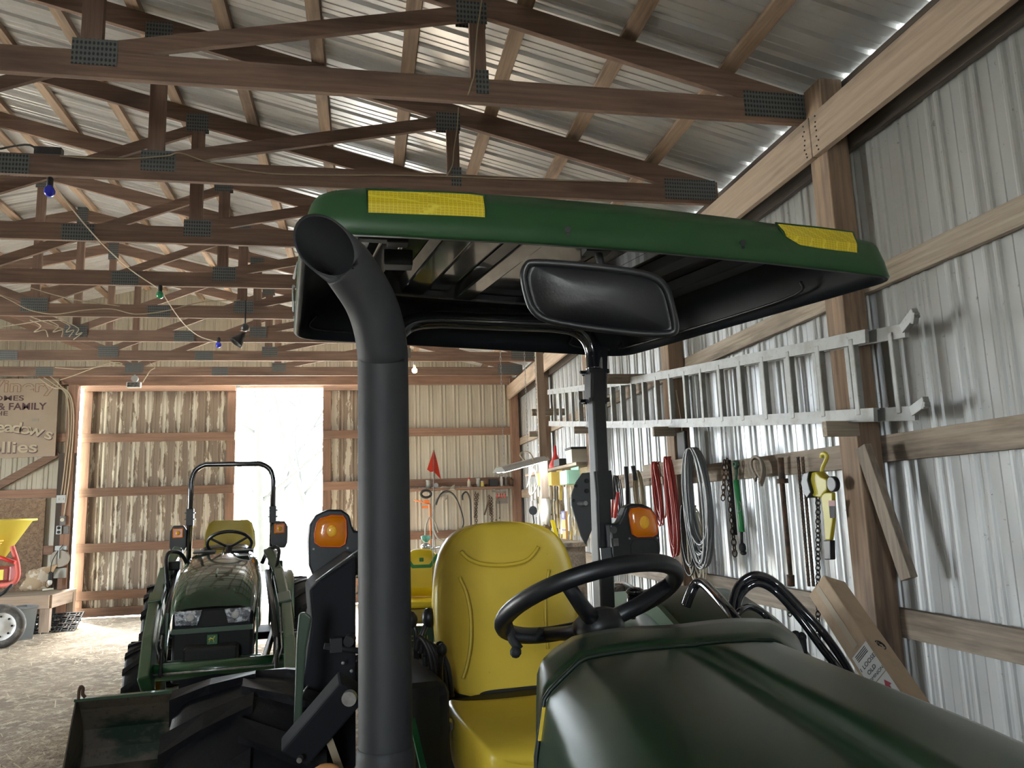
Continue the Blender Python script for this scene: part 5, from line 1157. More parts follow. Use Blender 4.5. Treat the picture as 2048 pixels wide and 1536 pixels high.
while y < ya-.1:
    m_ = MB(); m_.bar((Lf+.004, y, lt(y, 0)), (Lf+.004, y, lt(y, 1)), .040, .036, (1, 0, 0)); m_.build('rung', alum, LD, bev=.006); 
    if y < ya-1.4: m_ = MB(); m_.bar((Lb+.004, y+.12, lt(y, 0)), (Lb+.004, y+.12, lt(y, 1)), .040, .036, (1, 0, 0)); m_.build('rung', alum, LD, bev=.006)
    y += step
m_ = MB(); m_.bar((Lb, yb_-.02, lt(yb_, 0)), (Lb, yb_-.02, lt(yb_, 1)), .03, .04, (1, 0, 0)); m_.build('rung', alum, LD, bev=.006)
for top in (1, 0):
    m_ = MB(); m_.bar((Lb, yb_-.10, lt(yb_, top)), (Lb-.02, yb_-.22, lt(yb_, top)+(.05 if top else .03)), .03, .05); m_.bar((Lb-.02, yb_-.22, lt(yb_, top)+(.05 if top else .03)), (Lb-.02, yb_-.20, lt(yb_, top)-.0), .03, .02); m_.build('swivel_foot', alum, LD, bev=.003)
for Yp, z0 in ((6.14, None), (11.02, None), (8.58, None), (3.72, None)):
    zz = lt(min(max(Yp, yb_), ya), 0)
    m_ = MB(); m_.bar((2.36, Yp-.09, zz-.075), (2.55, Yp-.09, zz-.075), .04, .08); tag(m_.build('ladder_bracket', MATS['grey_x'], bev=.003), {6.14: 'wooden bracket under the ladder on the post by the cable coils', 11.02: 'wooden bracket under the far end of the ladder', 8.58: 'wooden bracket holding the ladder behind the roll bar', 3.72: 'wooden bracket under the near end of the ladder'}[Yp], 'bracket', 'ladder brackets')
# boards (arms) reaching over the ladder
for (x0, y0, x1, y1, X0, X1, nm) in ((1063, 817, 1150, 833, 2.2, 2.6, 'rough arm board poking out behind the far ladder end'), (1212, 750, 1322, 768, 2.25, 2.6, 'rough arm board crossing behind the ladder near the roll bar')):
    a_, b_ = atX(x0, y0+8, X0), None
    b_ = V((2.68, a_.y+.05, a_.z+.01)); m_ = MB(); m_.bar(a_, b_, .05, .09); tag(m_.build('arm_board', MATS['grey_x'], bev=.003), nm, 'board')
# peg boards on the wall: extra pale board for coils
XG = 2.655
m_ = MB(); a_, b_ = atX(1290, 944, 2.50), atX(1388, 934, 2.50); m_.bar((2.50, a_.y, a_.z), (2.50, b_.y-.05, a_.z), .04, .12); tag(m_.build('coil_rack', MATS['grey_y'], bev=.003), 'short board carrying the red and grey coils', 'board')
# coiled cables
def coil(cx, cy, X, w, h, n, r, m0, nm, seed, name='cable_coil', jit=.03, pinch=True):
    rnd = random.Random(seed); c = atX(cx, cy, X); m_ = MB()
    top = c+UZ*h/2; pts = []
    for i in range(n):
        ww = w*rnd.uniform(.6, 1.05); hh = h*rnd.uniform(.82, 1.05); ox = rnd.uniform(-jit, jit); xx = rnd.uniform(-.03, .03)
        for k in range(10):
            a = 2*PI*k/10; s_ = math.sin(a); yy = ww/2*s_*(1 if not pinch else (.55+.45*(1-math.cos(a))/2)); zz = -hh*(1-math.cos(a))/2
            pts.append(top+V((xx+ox*.3-.01*math.cos(a), yy+ox*(1-math.cos(a))/2, zz)))
    m_.tube(spline(pts, 3), r, 5); return tag(m_.build(name, m0), nm, 'cable', 'coils hanging on the right wall')
coil(1345, 1010, 2.47, .20, .78, 15, .008, cordr, 'tangled dark red extension cord draped over the coil rack', 1)
coil(1318, 985, 2.47, .16, .52, 8, .007, cordr, 'smaller loops of dark red cord left of the main red coil', 2)
coil(1395, 1010, 2.44, .42, .85, 20, .008, cordg, 'thick coil of grey cable draped right of the red cord', 3, pinch=False)
coil(1378, 1080, 2.50, .30, .55, 7, .007, cordk, 'black tangled cord hanging below the grey coil', 4, jit=.08)
coil(1392, 1090, 2.52, .28, .60, 5, .007, cordw, 'pale rope loops hanging under the grey coil', 5)
coil(1278, 985, 2.6, .22, .42, 7, .007, cordt, 'tan cable coil hanging behind the amber light', 6, pinch=False)
coil(1238, 1000, 2.6, .20, .50, 7, .007, cordk, 'black cable coil hanging right of the roll bar', 7, pinch=False)
coil(1228, 990, 2.62, .14, .40, 4, .006, cordw, 'pale thin coil hanging right beside the roll bar', 8, pinch=False)
for x, y0, y1, nm in ((1252, 933, 1010, 'upright black rod standing behind the coils, left one'), (1266, 932, 960, 'upright black rod standing behind the coils, right one')):
    m_ = MB(); m_.tube([atX(x, y0, 2.5), atX(x+4, y1, 2.52)], .022, 8); tag(m_.build('black_rod', cordk), nm, 'rod')
m_ = MB(); m_.tube([atX(1236, 985, 2.5), atX(1230, 1035, 2.5)], .018, 8); m_.tube([atX(1226, 985, 2.52), atX(1224, 1035, 2.52)], .012, 8); tag(m_.build('hanging_hacksaw', red), 'pair of dark red handles hanging by the roll bar', 'tool')
# extra lighter upright and thin wires beside the second post
m_ = MB(); m_.tube(spline([atX(1352, 780, 2.53), atX(1362, 840, 2.53), atX(1368, 890, 2.53), atX(1384, 960, 2.53)], 4), .004, 5); tag(m_.build('thin_wire', cordt), 'thin tan wire running down the post behind the coils', 'wire')
m_ = MB(); p = atX(1366, 905, 2.53); m_.box(p, (.03, .16, .34)); tag(m_.build('dark_box', dark, bev=.01), 'dark box mounted on the post above the cable coils', 'box')
# ---- tools hung from the middle board
def hang(x, y, X=2.64): return atX(x, y, X)
def linkchain(x0, y0, x1, y1, X, nm, r=.018, w=.005, m0=rust, name='hanging_chain'):
    m_ = MB(); p, q = hang(x0, y0, X), hang(x1, y1, X); n = max(6, int((q-p).length/(r*2.1))); chain(m_, p, q, n, r, w); return tag(m_.build(name, m0), nm, 'chain', 'chains hanging on the right wall')
linkchain(1454, 918, 1470, 1112, 2.63, 'rusty heavy chain hanging left of the green turnbuckle')
linkchain(1449, 920, 1446, 1000, 2.62, 'short end of rusty chain bowing out at the left', .016)
m_ = MB(); p, q = hang(1458, 920, 2.65), hang(1471, 1070, 2.65); m_.tube([p, q], .014, 6); tag(m_.build('strap', dark), 'dark strap hanging behind the left rusty chain', 'strap')
# roller chain pair
rc_ = thing('roller_chain', hang(1600, 1172, 2.655), 'long doubled roller chain hanging left of the yellow hoist', 'chain')
for dx in (0, 9):
    m_ = MB()
    p, q = hang(1596+dx, 915, 2.655), hang(1618+dx, 1172, 2.655); d = (q-p); n = 34
    for i in range(n):
        c_ = p+d*((i+.5)/n); t = d.normalized()*(d.length/n*.62); y_ = V((0, 1, 0))*.010
        m_.bar(c_-t-y_*.7, c_+t-y_*.7, .004, .010, (1, 0, 0)); m_.bar(c_-t+y_*.7, c_+t+y_*.7, .004, .010, (1, 0, 0)); m_.disc(c_-t*.8, (0, 1, 0), .005, .026, 6)
    m_.build('chain_strand', rust, rc_)
# green turnbuckle (top link)
r = thing('turnbuckle', hang(1478, 1000), 'green painted top link bar hanging on a nail', 'tool')
m_ = MB(); m_.tube([hang(1472, 960), hang(1484, 1064)], .021, 12); m_.build('barrel', mat('linkgreen', (.012, .20, .05), .35), r, bev=.002)
m_ = MB(); m_.tube([hang(1473, 935), hang(1472, 962)], .011, 8); m_.lathe(hang(1472, 928), (1, 0, 0), [(.012, -.016), (.026, -.016), (.026, .016), (.012, .016), (.012, -.016)], 16); m_.build('eye_end', mat('eyegreen', (.02, .07, .04), .45), r)
m_ = MB(); m_.tube([hang(1483, 1062), hang(1484, 1090)], .011, 8); m_.ball(hang(1485, 1095), .030, 12, (.8, 1, 1.2)); m_.ball(hang(1487, 1106), .022, 10, (1, 1.2, .7)); m_.build('ball_end', dark, r)
m_ = MB(); m_.tube(spline([hang(1479, 1003, 2.61), hang(1482, 1010, 2.61), hang(1481, 1020, 2.61), hang(1478, 1023, 2.61)], 4), .003, 5); m_.build('clip', alum, r)
# horse collar like rope loops
m_ = MB()
for k in range(5):
    s_ = k*2.4; m_.tube(spline([hang(1512-s_*.3+k, 962-k*2, 2.64-.012*k), hang(1497+k*1.6, 935, 2.64-.012*k), hang(1500+k, 922-k, 2.64-.012*k), hang(1512, 917-k, 2.64-.012*k), hang(1524-k*.5, 922, 2.64-.012*k), hang(1530-k*1.5, 945, 2.64-.012*k), hang(1523-k, 971-k*2, 2.64-.012*k)], 5), .009, 8)
tag(m_.build('rope_loops', mat('oldrope', (.26, .22, .18), .8)), 'bunch of stiff old rope loops hung over a nail', 'rope')
# long rusty pipe tool
r = thing('rusty_jack', hang(1570, 1050), 'long rusty steel bar with a collar hanging beside the rope loops', 'tool')
m_ = MB(); m_.tube([hang(1563, 955), hang(1575, 1085), hang(1583, 1170)], [.017, .016, .014], 10); m_.build('shaft', rust, r); m_ = MB(); m_.tube([hang(1561, 915), hang(1564, 962)], .020, 10); m_.disc(hang(1565, 962), (0, 0, 1), .036, .03, 14); m_.build('collar', rust, r); m_ = MB(); m_.tube([hang(1581, 1150), hang(1582, 1172)], .024, 10); m_.build('end_socket', rust, r)
# lever hoist
r = thing('lever_hoist', hang(1650, 980, 2.56), 'yellow and black chain lever hoist hanging from its hook', 'hoist')
XH = 2.54
h_ = lambda x, y, X=XH: atX(x, y, X)
m_ = MB(); m_.tube(spline([h_(1644, 948), h_(1645, 936), h_(1650, 925), h_(1654, 914), h_(1650, 907), h_(1644, 909), h_(1643, 916)], 5), [.011]*31, 8); m_.build('hook', mat('hookyellow', (.62, .52, .06), .35), r)
m_ = MB(); c = h_(1637, 969); AXH = (V((0, 1, 0)), V((1, 0, 0)), UZ)
poly = [(1636, 945), (1650, 943), (1660, 952), (1672, 958), (1673, 980), (1665, 988), (1660, 995), (1645, 992), (1636, 980), (1630, 965)]
m_.prism([h_(x, y) for x, y in poly], V((-.06, 0, 0))); m_.build('body', mat('hoistyellow', (.45, .38, .025), .4, noise=(8., (.16, .13, .04), .55, .7)), r, bev=.008)
m_ = MB(); m_.prism([h_(x, y, XH-.01) for x, y in ((1628, 946), (1640, 942), (1637, 960), (1644, 985), (1636, 996), (1628, 985), (1623, 965))], V((-.07, 0, 0))); m_.build('side_plate', black, r, bev=.006)
m_ = MB(); m_.lathe(h_(1615, 962), (0, -1, 0), [(.0001, -.0), (.028, .0), (.034, .012), (.034, .035), (.03, .05)], 18); m_.ball(h_(1614, 962), .030, 12); m_.build('hand_wheel', MATS['hoistyellow'], r)
m_ = MB(); m_.disc(h_(1667, 968, XH-.07), (1, 0, 0), .042, .03, 20); m_.build('end_cap', black, r, bev=.006)
m_ = MB(); m_.prism([h_(x, y, XH-.03) for x, y in ((1648, 985), (1672, 985), (1673, 1040), (1668, 1080), (1658, 1080), (1655, 1040))], V((-.025, 0, 0))); lv = m_.build('lever', MATS['hoistyellow'], r, bev=.006)
m_ = MB(); m_.prism([h_(x, y, XH-.058) for x, y in ((1658, 1003), (1671, 1003), (1671, 1036), (1661, 1036))], V((-.003, 0, 0))); m_.build('rating_label', dark, lv); m_ = MB(); m_.prism([h_(x, y, XH-.062) for x, y in ((1658, 1001), (1671, 1001), (1671, 1012), (1658, 1012))], V((-.002, 0, 0))); m_.build('red_label', mat('labelred', (.20, .04, .03), .5), lv)
m_ = MB(); m_.prism([h_(x, y, XH-.026) for x, y in ((1657, 1080), (1671, 1080), (1672, 1119), (1659, 1119))], V((-.034, 0, 0))); m_.build('grip', black, lv, bev=.006)
m_ = MB(); chain(m_, h_(1636, 992, XH-.02), h_(1636, 1270, XH-.02), 30, .014, .0042); m_.build('load_chain', mat('chaindark', (.03, .028, .026), .4, .6), r)
m_ = MB(); m_.tube([h_(1636, 1268, XH-.02), h_(1636, 1290, XH-.02)], .016, 8); m_.build('end_hook', dark, r)
linkchain(1573, 1195, 1580, 1232, 2.62, 'short bunch of dark chain on the lower board', .012, .004)
for (x, y), nm in (((1455, 912), 'a'),): pass
# nails on boards
# ---- cardboard box leaning on the near post
def cb(x, y, D): return at(x, y, D)
t0, t1 = cb(1652, 1168, 2.95), cb(1690, 1163, 3.05)
P0_ = [cb(1640, 1215, 2.90), cb(1652, 1168, 2.95), cb(1690, 1162, 3.08)]
axb = (cb(1858, 1400, 2.55)-cb(1690, 1162, 3.08)); axb.normalize()
u_ = (P0_[2]-P0_[1]); u_ = u_-axb*u_.dot(axb); u_.normalize(); v_ = axb.cross(u_).normalized()
if v_.y > 0: v_ = -v_
# v_ points to the camera side
CB_L, CB_W, CB_D = 1.15, .115, .16
c0_ = cb(1690, 1163, 3.08)
w_dir = (cb(1656, 1168, 3.0)-c0_); w_dir -= axb*w_dir.dot(axb); w_dir.normalize()
d_dir = (cb(1638, 1212, 2.93)-cb(1656, 1168, 3.0)); d_dir -= axb*d_dir.dot(axb); d_dir -= w_dir*d_dir.dot(w_dir); d_dir.normalize()
crt = c0_+axb*.0
m_ = MB(); vs = []
Wc, Dc = .105, .11
for s_ in (0, CB_L):
    for a_, b_ in ((0, 0), (1, 0), (1, 1), (0, 1)): vs.append(c0_+axb*s_+w_dir*(Wc*a_)+d_dir*(Dc*b_))
m_.add(vs, [(0, 1, 2, 3), (7, 6, 5, 4), (0, 4, 5, 1), (1, 5, 6, 2), (2, 6, 7, 3), (3, 7, 4, 0)])
cbx = m_.build('cardboard_box', card, bev=.004); tag(cbx, 'long narrow cardboard carton leaning against the near post', 'box')
# ================================================================= BACK-WALL SHELF AND ITS CLUTTER
ZS = atY(930, 975, YB-.15).z
m_ = MB(); m_.box(((.55+2.48)/2, YB-.16, ZS-.02), (1.93, .24, .04)); tag(m_.build('wall_shelf', MATS['door_x'], bev=.003), 'long wooden shelf on the back wall right of the doorway', 'shelf')
def sh(x, dy=0.): p = atY(x, 972, YB-.18+dy); return V((p.x, p.y, ZS))
def jar(x, r, h, m0, lab, cat='jar', lid=None, name='jar', neck=.6, dy=0):
    p = sh(x, dy); root = thing(name, p, lab, cat, 'things on the back shelf')
    m_ = MB(); m_.lathe(p, (0, 0, 1), [(.0001, 0), (r, 0), (r, h*.72), (r*neck, h*.86), (r*neck, h)], 16); m_.build('body', m0, root)
    m_ = MB(); m_.lathe(p, (0, 0, 1), [(.0001, h), (r*neck*1.12, h), (r*neck*1.12, h+.025), (.0001, h+.025)], 16); m_.build('cap', lid or steel, root)
glassg = mat('jarglass', (.30, .32, .30), .2); brownb = mat('brownglass', (.08, .045, .02), .2)
jar(857, .045, .12, glassg, 'grey glass jar at the left end of the back shelf', neck=.95)
jar(938, .030, .14, cream, 'white bottle with a red top on the back shelf', 'bottle', red, 'bottle')
jar(957, .042, .13, glassg, 'dull glass jar right of the white bottle on the back shelf', neck=.9)
jar(965, .030, .08, mat('tinyellow', (.5, .42, .1), .4), 'small yellowish tin beside the dull jar', 'tin', name='tin', neck=.95, dy=-.05)
jar(1003, .028, .17, white, 'slim white spray can near the right end of the shelf', 'can', name='spray_can', neck=.7)
jar(1012, .026, .14, glassg, 'grey spray can beside the slim white can', 'can', name='spray_can', neck=.7, dy=.04)
jar(1023, .035, .15, brownb, 'dark brown bottle at the right end of the shelf', 'bottle', name='bottle', neck=.4)
m_ = MB(); p = sh(987); m_.box(p+UZ*.065, (.15, .10, .13)); tag(m_.build('black_tin_box', black, bev=.005), 'small black box on the back shelf', 'box', 'things on the back shelf')
for x, s_ in ((946, .022), (951, .03), (972, .026), (977, .02)):
    m_ = MB(); m_.ball(sh(x)+UZ*s_, s_, 10, (1.2, 1, 1)); tag(m_.build('hardware_lump', rust), {946: 'small rusty fitting next to the white bottle', 951: 'round rusty fitting between bottle and jar', 972: 'rusty fitting left of the black box', 977: 'small rusty fitting touching the black box'}[x], 'fitting', 'things on the back shelf')
m_ = MB(); p = sh(872); m_.disc(p+UZ*.05, (0, 1, 0), .04, .03, 16); tag(m_.build('round_tin', gbox), 'round tin on edge left of the draped rag', 'tin', 'things on the back shelf')
rows = []
for i in range(9):
    t = i/8; rows.append([sh(880)+V((.0+.035*j, -.13-.02*math.sin(j*1.3), .045*math.sin(j)*.3+(.03 if j > 2 else 0)-max(0, t-.3)*.30*(1 if j < 4 else .35))) + V((0, .10*(1-t), .02*math.sin(3*t+j))) for j in range(8)])
m_ = MB(); m_.grid(rows); tag(m_.build('rag', mat('rag', (.52, .48, .42), .9), solid=.004), 'pale rag draped over the shelf edge', 'rag')
def hz(x, y, dy=-.30): return atY(x, y, YB+dy)
def hose(pts, r, m0, lab, name='hose', dy=-.30): m_ = MB(); m_.tube(spline([hz(x, y, dy) for x, y in pts], 6), r, 8); return tag(m_.build(name, m0), lab, 'hose', 'hoses on the back wall')
hoseg = mat('hosegrey', (.30, .30, .27), .5)
hose(((868, 1080), (865, 1040), (868, 1010), (880, 992), (893, 986), (905, 990), (918, 1010), (925, 1035), (924, 1055)), .014, hoseg, 'big loop of grey hose hanging from the back shelf')
hose(((872, 1010), (880, 990), (893, 982), (908, 990), (920, 1015), (927, 1045), (922, 1060)), .012, cordk, 'black hose looped just inside the grey one', dy=-.33)
hose(((866, 1030), (868, 1060), (878, 1078), (895, 1084), (905, 1080)), .018, hoseg, 'lower sagging loop of grey hose above the low board')
hose(((925, 1000), (925, 990), (932, 984), (938, 992), (941, 1010), (942, 1055)), .014, cordk, 'short black hose hooked over a nail on the back wall')
for (x0, y0, x1, y1), nm in (((951, 984, 953, 1052), 'rusty chain hanging from the shelf right of the hoses'), ((956, 986, 950, 1035), 'second rusty chain beside the first one under the shelf'), ((983, 994, 984, 1046), 'rusty chain hanging under the black box'), ((978, 990, 981, 1030), 'thin rusty chain left of the red-handled tools')):
    m_ = MB(); p, q = hz(x0, y0), hz(x1, y1); chain(m_, p, q, 16, .02, .006); tag(m_.build('shelf_chain', rust), nm, 'chain', 'chains under the back shelf')
m_ = MB(); m_.bar(hz(978, 1000), hz(969, 1030), .02, .05, (0, 1, 0)); tag(m_.build('old_saw', rust), 'short rusty blade hanging aslant under the shelf', 'tool', 'tools under the back shelf')
m_ = MB(); m_.box(hz(1004, 1000, -.25), (.20, .02, .12)); m_.bar(hz(983, 982), hz(1012, 984), .03, .03); tag(m_.build('tool_rack', mat('rackgrey', (.18, .17, .15), .6)), 'grey rack plate with red-handled tools', 'rack')
for x in (994, 1000, 1004, 1010): m_ = MB(); m_.tube([hz(x, 996, -.31), hz(x+1, 987, -.31)], .009, 6); tag(m_.build('screwdriver', red), f'{dict(zip((994,1000,1004,1010),ORD))[x]} red-handled tool from the left in the grey rack', 'tool', 'red-handled tools in the rack')
for x, y1 in ((992, 1040), (999, 1036)): m_ = MB(); m_.tube([hz(x, 1002), hz(x, y1)], .004, 5); m_.ball(hz(x, y1), .012, 8); tag(m_.build('hanging_rod', dark), 'thin dark rod hanging under the rack, ' + ('left one' if x == 992 else 'right one'), 'rod', 'rods under the rack')
m_ = MB(); m_.tube([hz(852+10*math.cos(t), 988+7*math.sin(t)) for t in [2*PI*k/20 for k in range(20)]], .02, 8, closed=True); tag(m_.build('belt_ring', dark), 'dark ring hanging at the left end of the shelf', 'ring')
m_ = MB(); m_.box(hz(853, 1003), (.09, .08, .05)); m_.box(hz(850, 1014), (.10, .08, .04)); m_.tube([hz(828, 1000), hz(860, 1008)], .012, 6); m_.tube([hz(860, 1008), hz(861, 1050), hz(860, 1100)], .012, 6); o = m_.build('trimmer', mat('trimorange', (.75, .18, .03), .5)); tag(o, 'orange and black trimmer hung by the left end of the shelf', 'trimmer')
hose(((850, 1075), (852, 1050), (860, 1035), (870, 1045), (876, 1065)), .014, hoseg, 'small grey hose loop beside the trimmer shaft')
m_ = MB(); p = at(852, 1088, 9.0); m_.ball(p-UZ*.03, .06, 12, (1, .8, .7)); m_.tube([p-UZ*.08-ex_*.06, p-UZ*.04+ex_*.16], .016, 8); m_.tube([p+UZ*-.05, p-UZ*.22-ex_*.08], .018, 8); tag(m_.build('faucet_head', mat('chrome', (.6, .62, .64), .2, .9)), 'shiny metal fitting seen above the mower seat', 'fitting'); m_ = MB(); m_.lathe(p+UZ*.02, (0, 0, 1), [(.02, 0), (.05, .03), (.06, .07), (.04, .08)], 12); tag(m_.build('green_cup', mat('cupgreen', (.10, .30, .22), .5)), 'small green cup on top of the shiny fitting', 'cup')
m_ = MB(); p = at(836, 1110, 8.6); m_.ball(p, .10, 14, (1.1, .8, .7)); tag(m_.build('white_bag', white), 'white bag bulging behind the mower seat', 'bag')
# ================================================================= TOOL BENCH under the shop light
XT = 2.52
def tb(x, y, X=XT): return atX(x, y, X)
a_, b_ = tb(1062, 1075), tb(1182, 1090)
m_ = MB(); m_.box((2.30, 10.1, 1.06), (.48, 2.6, .05)); m_.box((2.30, 8.86, .52), (.44, .08, 1.04)); m_.box((2.30, 11.3, .52), (.44, .08, 1.04)); tag(m_.build('tool_bench', MATS['grey_y']), 'wooden tool bench along the right wall under the shop light', 'bench')
zsh = tb(1120, 935).z
m_ = MB(); m_.box((2.54, 10.1, zsh-.02), (.26, 2.9, .035)); tag(m_.build('high_shelf', MATS['grey_y'], bev=.003), 'high wooden shelf over the tool bench', 'shelf')
pegb = mat('pegboard', (.50, .42, .26), .7, noise=((30., 30., 30.), (.38, .32, .19), .5, .6))
m_ = MB(); m_.box((2.672, 10.1, (zsh+1.1)/2), (.012, 2.8, zsh-1.15)); tag(m_.build('pegboard', pegb), 'tan pegboard full of tools behind the bench', 'board')
def onsh(x, X=2.5): p = atX(x, 935, X); return V((p.x, p.y, zsh))
# on the high shelf
p = onsh(1112); r = thing('funnel', p, 'red funnel standing upside down on the high shelf', 'funnel'); m_ = MB(); m_.lathe(p, (0, 0, 1), [(.095, 0), (.090, .04), (.035, .15), (.022, .18), (.010, .30)], 20); m_.build('cone', red, r, solid=.003)
for x, w_, h_, d_2, m0, nm, cat in ((1128, .30, .09, .2, dark, 'flat dark tray on the high shelf beside the funnel', 'tray'), (1155, .26, .16, .2, cream, 'cream cardboard box on the high shelf left of the roll bar', 'box'), (1098, .12, .07, .12, mat('canbrown', (.25, .16, .10), .5), 'small brown tin on the high shelf left of the funnel', 'tin')):
    p = onsh(x); m_ = MB(); m_.box(p+UZ*h_/2, (d_2, w_, h_)); tag(m_.build(cat+'_on_shelf' if False else {'tray': 'dark_tray', 'box': 'cream_box', 'tin': 'brown_tin'}[cat], m0, bev=.004), nm, cat, 'things on the high shelf')
    if cat == 'box':
        m_ = MB(); m_.box(p+UZ*(h_+.012), (d_2+.02, w_+.02, .024)); tag(m_.build('flat_cover', dark), 'flat black cover lying on the cream box', 'cover')
# hanging bins and clutter, seen blown out by the shop light
rnd = random.Random(11)
def bin_(x, y, w_, h_, m0, nm, cat='bin', X=2.50, d_2=.16, name='parts_bin', grp='bins on the pegboard'):
    p = tb(x, y, X); m_ = MB(); m_.prism([p+V((-d_2, s_*w_/2, z)) for s_, z in ((-1, h_*.3), (1, h_*.3), (1, -h_/2), (-1, -h_/2))], (d_2*.1, 0, 0)); m_.box(p+V((-d_2*.4, 0, -h_/2)), (d_2, w_, .01)); m_.box(p+V((-.01, 0, 0)), (.01, w_, h_)); m_.box(p+V((-d_2*.45, w_/2, -.02)), (d_2*.9, .01, h_*.8)); m_.box(p+V((-d_2*.45, -w_/2, -.02)), (d_2*.9, .01, h_*.8)); return tag(m_.build(name, m0), nm, cat, grp)
binY = mat('binyellow', (.80, .55, .12), .5); binG = mat('bingreen', (.35, .60, .45), .5)
bin_(1100, 955, .30, .20, binY, 'yellow parts bin, left of the two on the pegboard'); bin_(1121, 954, .30, .20, binY, 'yellow parts bin, right of the two on the pegboard'); bin_(1152, 951, .34, .20, binG, 'pale green crate under the cream box', 'crate', name='green_crate')
kinds = [('hanging_wrench', alum, 'wrench'), ('hanging_pliers', mat('tooly', (.75, .55, .1), .5), 'pliers'), ('hanging_bracket', cream, 'bracket'), ('hanging_scraper', steel, 'scraper'), ('hanging_packet', white, 'packet'), ('hanging_stick', MATS['pale_z'], 'stick')]
nn = 0
for row_y, x0, x1, n_, L in ((975, 1066, 1148, 12, .26), (1003, 1066, 1150, 12, .24), (1035, 1072, 1156, 11, .30), (1062, 1076, 1160, 9, .22)):
    for i in range(n_):
        x = x0+(x1-x0)*(i+.3*rnd.random())/n_; kn, m0, ct_ = kinds[rnd.randrange(6)]; p = tb(x, row_y+rnd.uniform(-3, 3), 2.60); l_ = L*rnd.uniform(.6, 1.1); m_ = MB()
        if ct_ == 'packet': m_.box(p-V((.02, 0, l_*.3)), (.03, .12, l_*.8)); m_.box(p-V((.02, 0, -l_*.15)), (.005, .05, .05))
        elif ct_ == 'scraper': m_.box(p-V((0, 0, l_*.5)), (.008, .04, l_)); m_.box(p-V((0, 0, l_*.02)), (.025, .05, .10))
        elif ct_ == 'pliers': m_.bar(p, p+V((-.01, .03, -l_*.7)), .02, .02); m_.bar(p, p+V((-.01, -.03, -l_*.7)), .02, .02); m_.box(p+UZ*.02, (.02, .035, .07))
        else: m_.bar(p, p-UZ*l_, .028, .018); m_.disc(p, (1, 0, 0), .03, .02, 10); m_.disc(p-UZ*l_, (1, 0, 0), .024, .018, 10)
        tag(m_.build(kn, m0), f'small {ct_} hanging on the pegboard, {ORD[i]} from the left in {["the top row", "the second row", "the third row", "the bottom row"][[975, 1003, 1035, 1062].index(row_y)]}', ct_, 'tools on the pegboard'); nn += 1
m_ = MB(); rows = []
p = tb(1090, 1010, 2.42)
for i in range(8):
    z = .22-.07*i; w_ = (.10, .13, .18, .22, .24, .22, .17, .10)[i]
    rows.append([p+V((.05*math.cos(2*PI*k/16)*(1+rnd.uniform(-.3, .3)), w_*math.sin(2*PI*k/16)*(1+rnd.uniform(-.15, .15)), z+rnd.uniform(-.02, .02))) for k in range(16)])
m_.grid(rows, closed=True); tag(m_.build('plastic_bag', mat('plastic', (.75, .75, .70), .3), solid=.002), 'crinkled clear plastic bag hanging on the pegboard', 'bag')
p = tb(1130, 1050, 2.45); m_ = MB(); m_.box(p, (.03, .16, .34)); o = m_.build('blue_carton', mat('cartorange', (.75, .42, .12), .5)); tag(o, 'orange and blue package on the tool bench wall', 'package')
m_ = MB(); m_.box(p+V((-.017, 0, .12)), (.004, .16, .10)); m_.build('blue_band', mat('cartblue', (.05, .08, .55), .5), o); m_ = MB(); m_.box(p+V((-.017, 0, -.06)), (.004, .15, .015)); m_.build('blue_stripe', MATS['cartblue'], o); m_ = MB(); m_.disc(p+V((-.020, 0, .12)), (1, 0, 0), .035, .004, 14); m_.build('white_dot', white, o)
m_ = MB(); p = tb(1110, 1060, 2.40); m_.bar(p+V((0, .12, .12)), p+V((0, -.12, -.14)), .05, .02); tag(m_.build('yellow_level', yellow), 'bright yellow tool leaning on the bench', 'tool')
m_ = MB(); m_.disc(at(1066, 1021, 9.2), CF, .05, .05, 18); m_.tube([at(1066, 1030, 9.2), at(1068, 1045, 9.2), at(1064, 1058, 9.2), at(1068, 1075, 9.2)], .008, 6); tag(m_.build('cord_winder', dark), 'dark round reel hanging left of the pegboard', 'reel')
# black engine cover behind the right roll-bar post
p = atX(1240, 1215, 2.35); r = thing('outboard_motor', V((p.x, p.y, .0)), 'black engine cover with a red band, behind the roll bar', 'motor')
m_ = MB(); rows = []
for z, w_, l_ in ((-.30, .10, .16), (-.24, .16, .24), (-.05, .18, .28), (.10, .17, .27), (.20, .13, .21), (.23, .06, .10)):
    rows.append([p+V((w_*math.cos(2*PI*k/20), l_*math.sin(2*PI*k/20), z)) for k in range(20)])
m_.grid(rows, closed=True); m_.add(rows[-1], [tuple(range(20))]); cw = m_.build('cowling', blackg, r)
m_ = MB(); rows = [[p+V((w_*1.012*math.cos(t), l_*1.012*math.sin(t), z)) for t in [PI*.75+PI*.7*k/12 for k in range(13)]] for z, w_, l_ in ((.02, .177, .277), (.10, .17, .27), (.15, .153, .245))]
m_.grid(rows); m_.build('red_band', mat('bandred', (.28, .02, .02), .35), cw)
m_ = MB(); m_.box((p.x, p.y, p.z-.62), (.10, .16, .66)); m_.box((p.x, p.y, .10), (.3, .5, .20)); m_.build('leg', dark, r, bev=.02)
# ================================================================= LABELS on the cardboard carton
nrm = w_dir.cross(axb).normalized()
fc = c0_+w_dir*Wc  # edge nearest the camera between the two long faces
def onbox(s_, d_, off=.0015): return c0_+w_dir*(Wc+off)+axb*s_+d_dir*d_
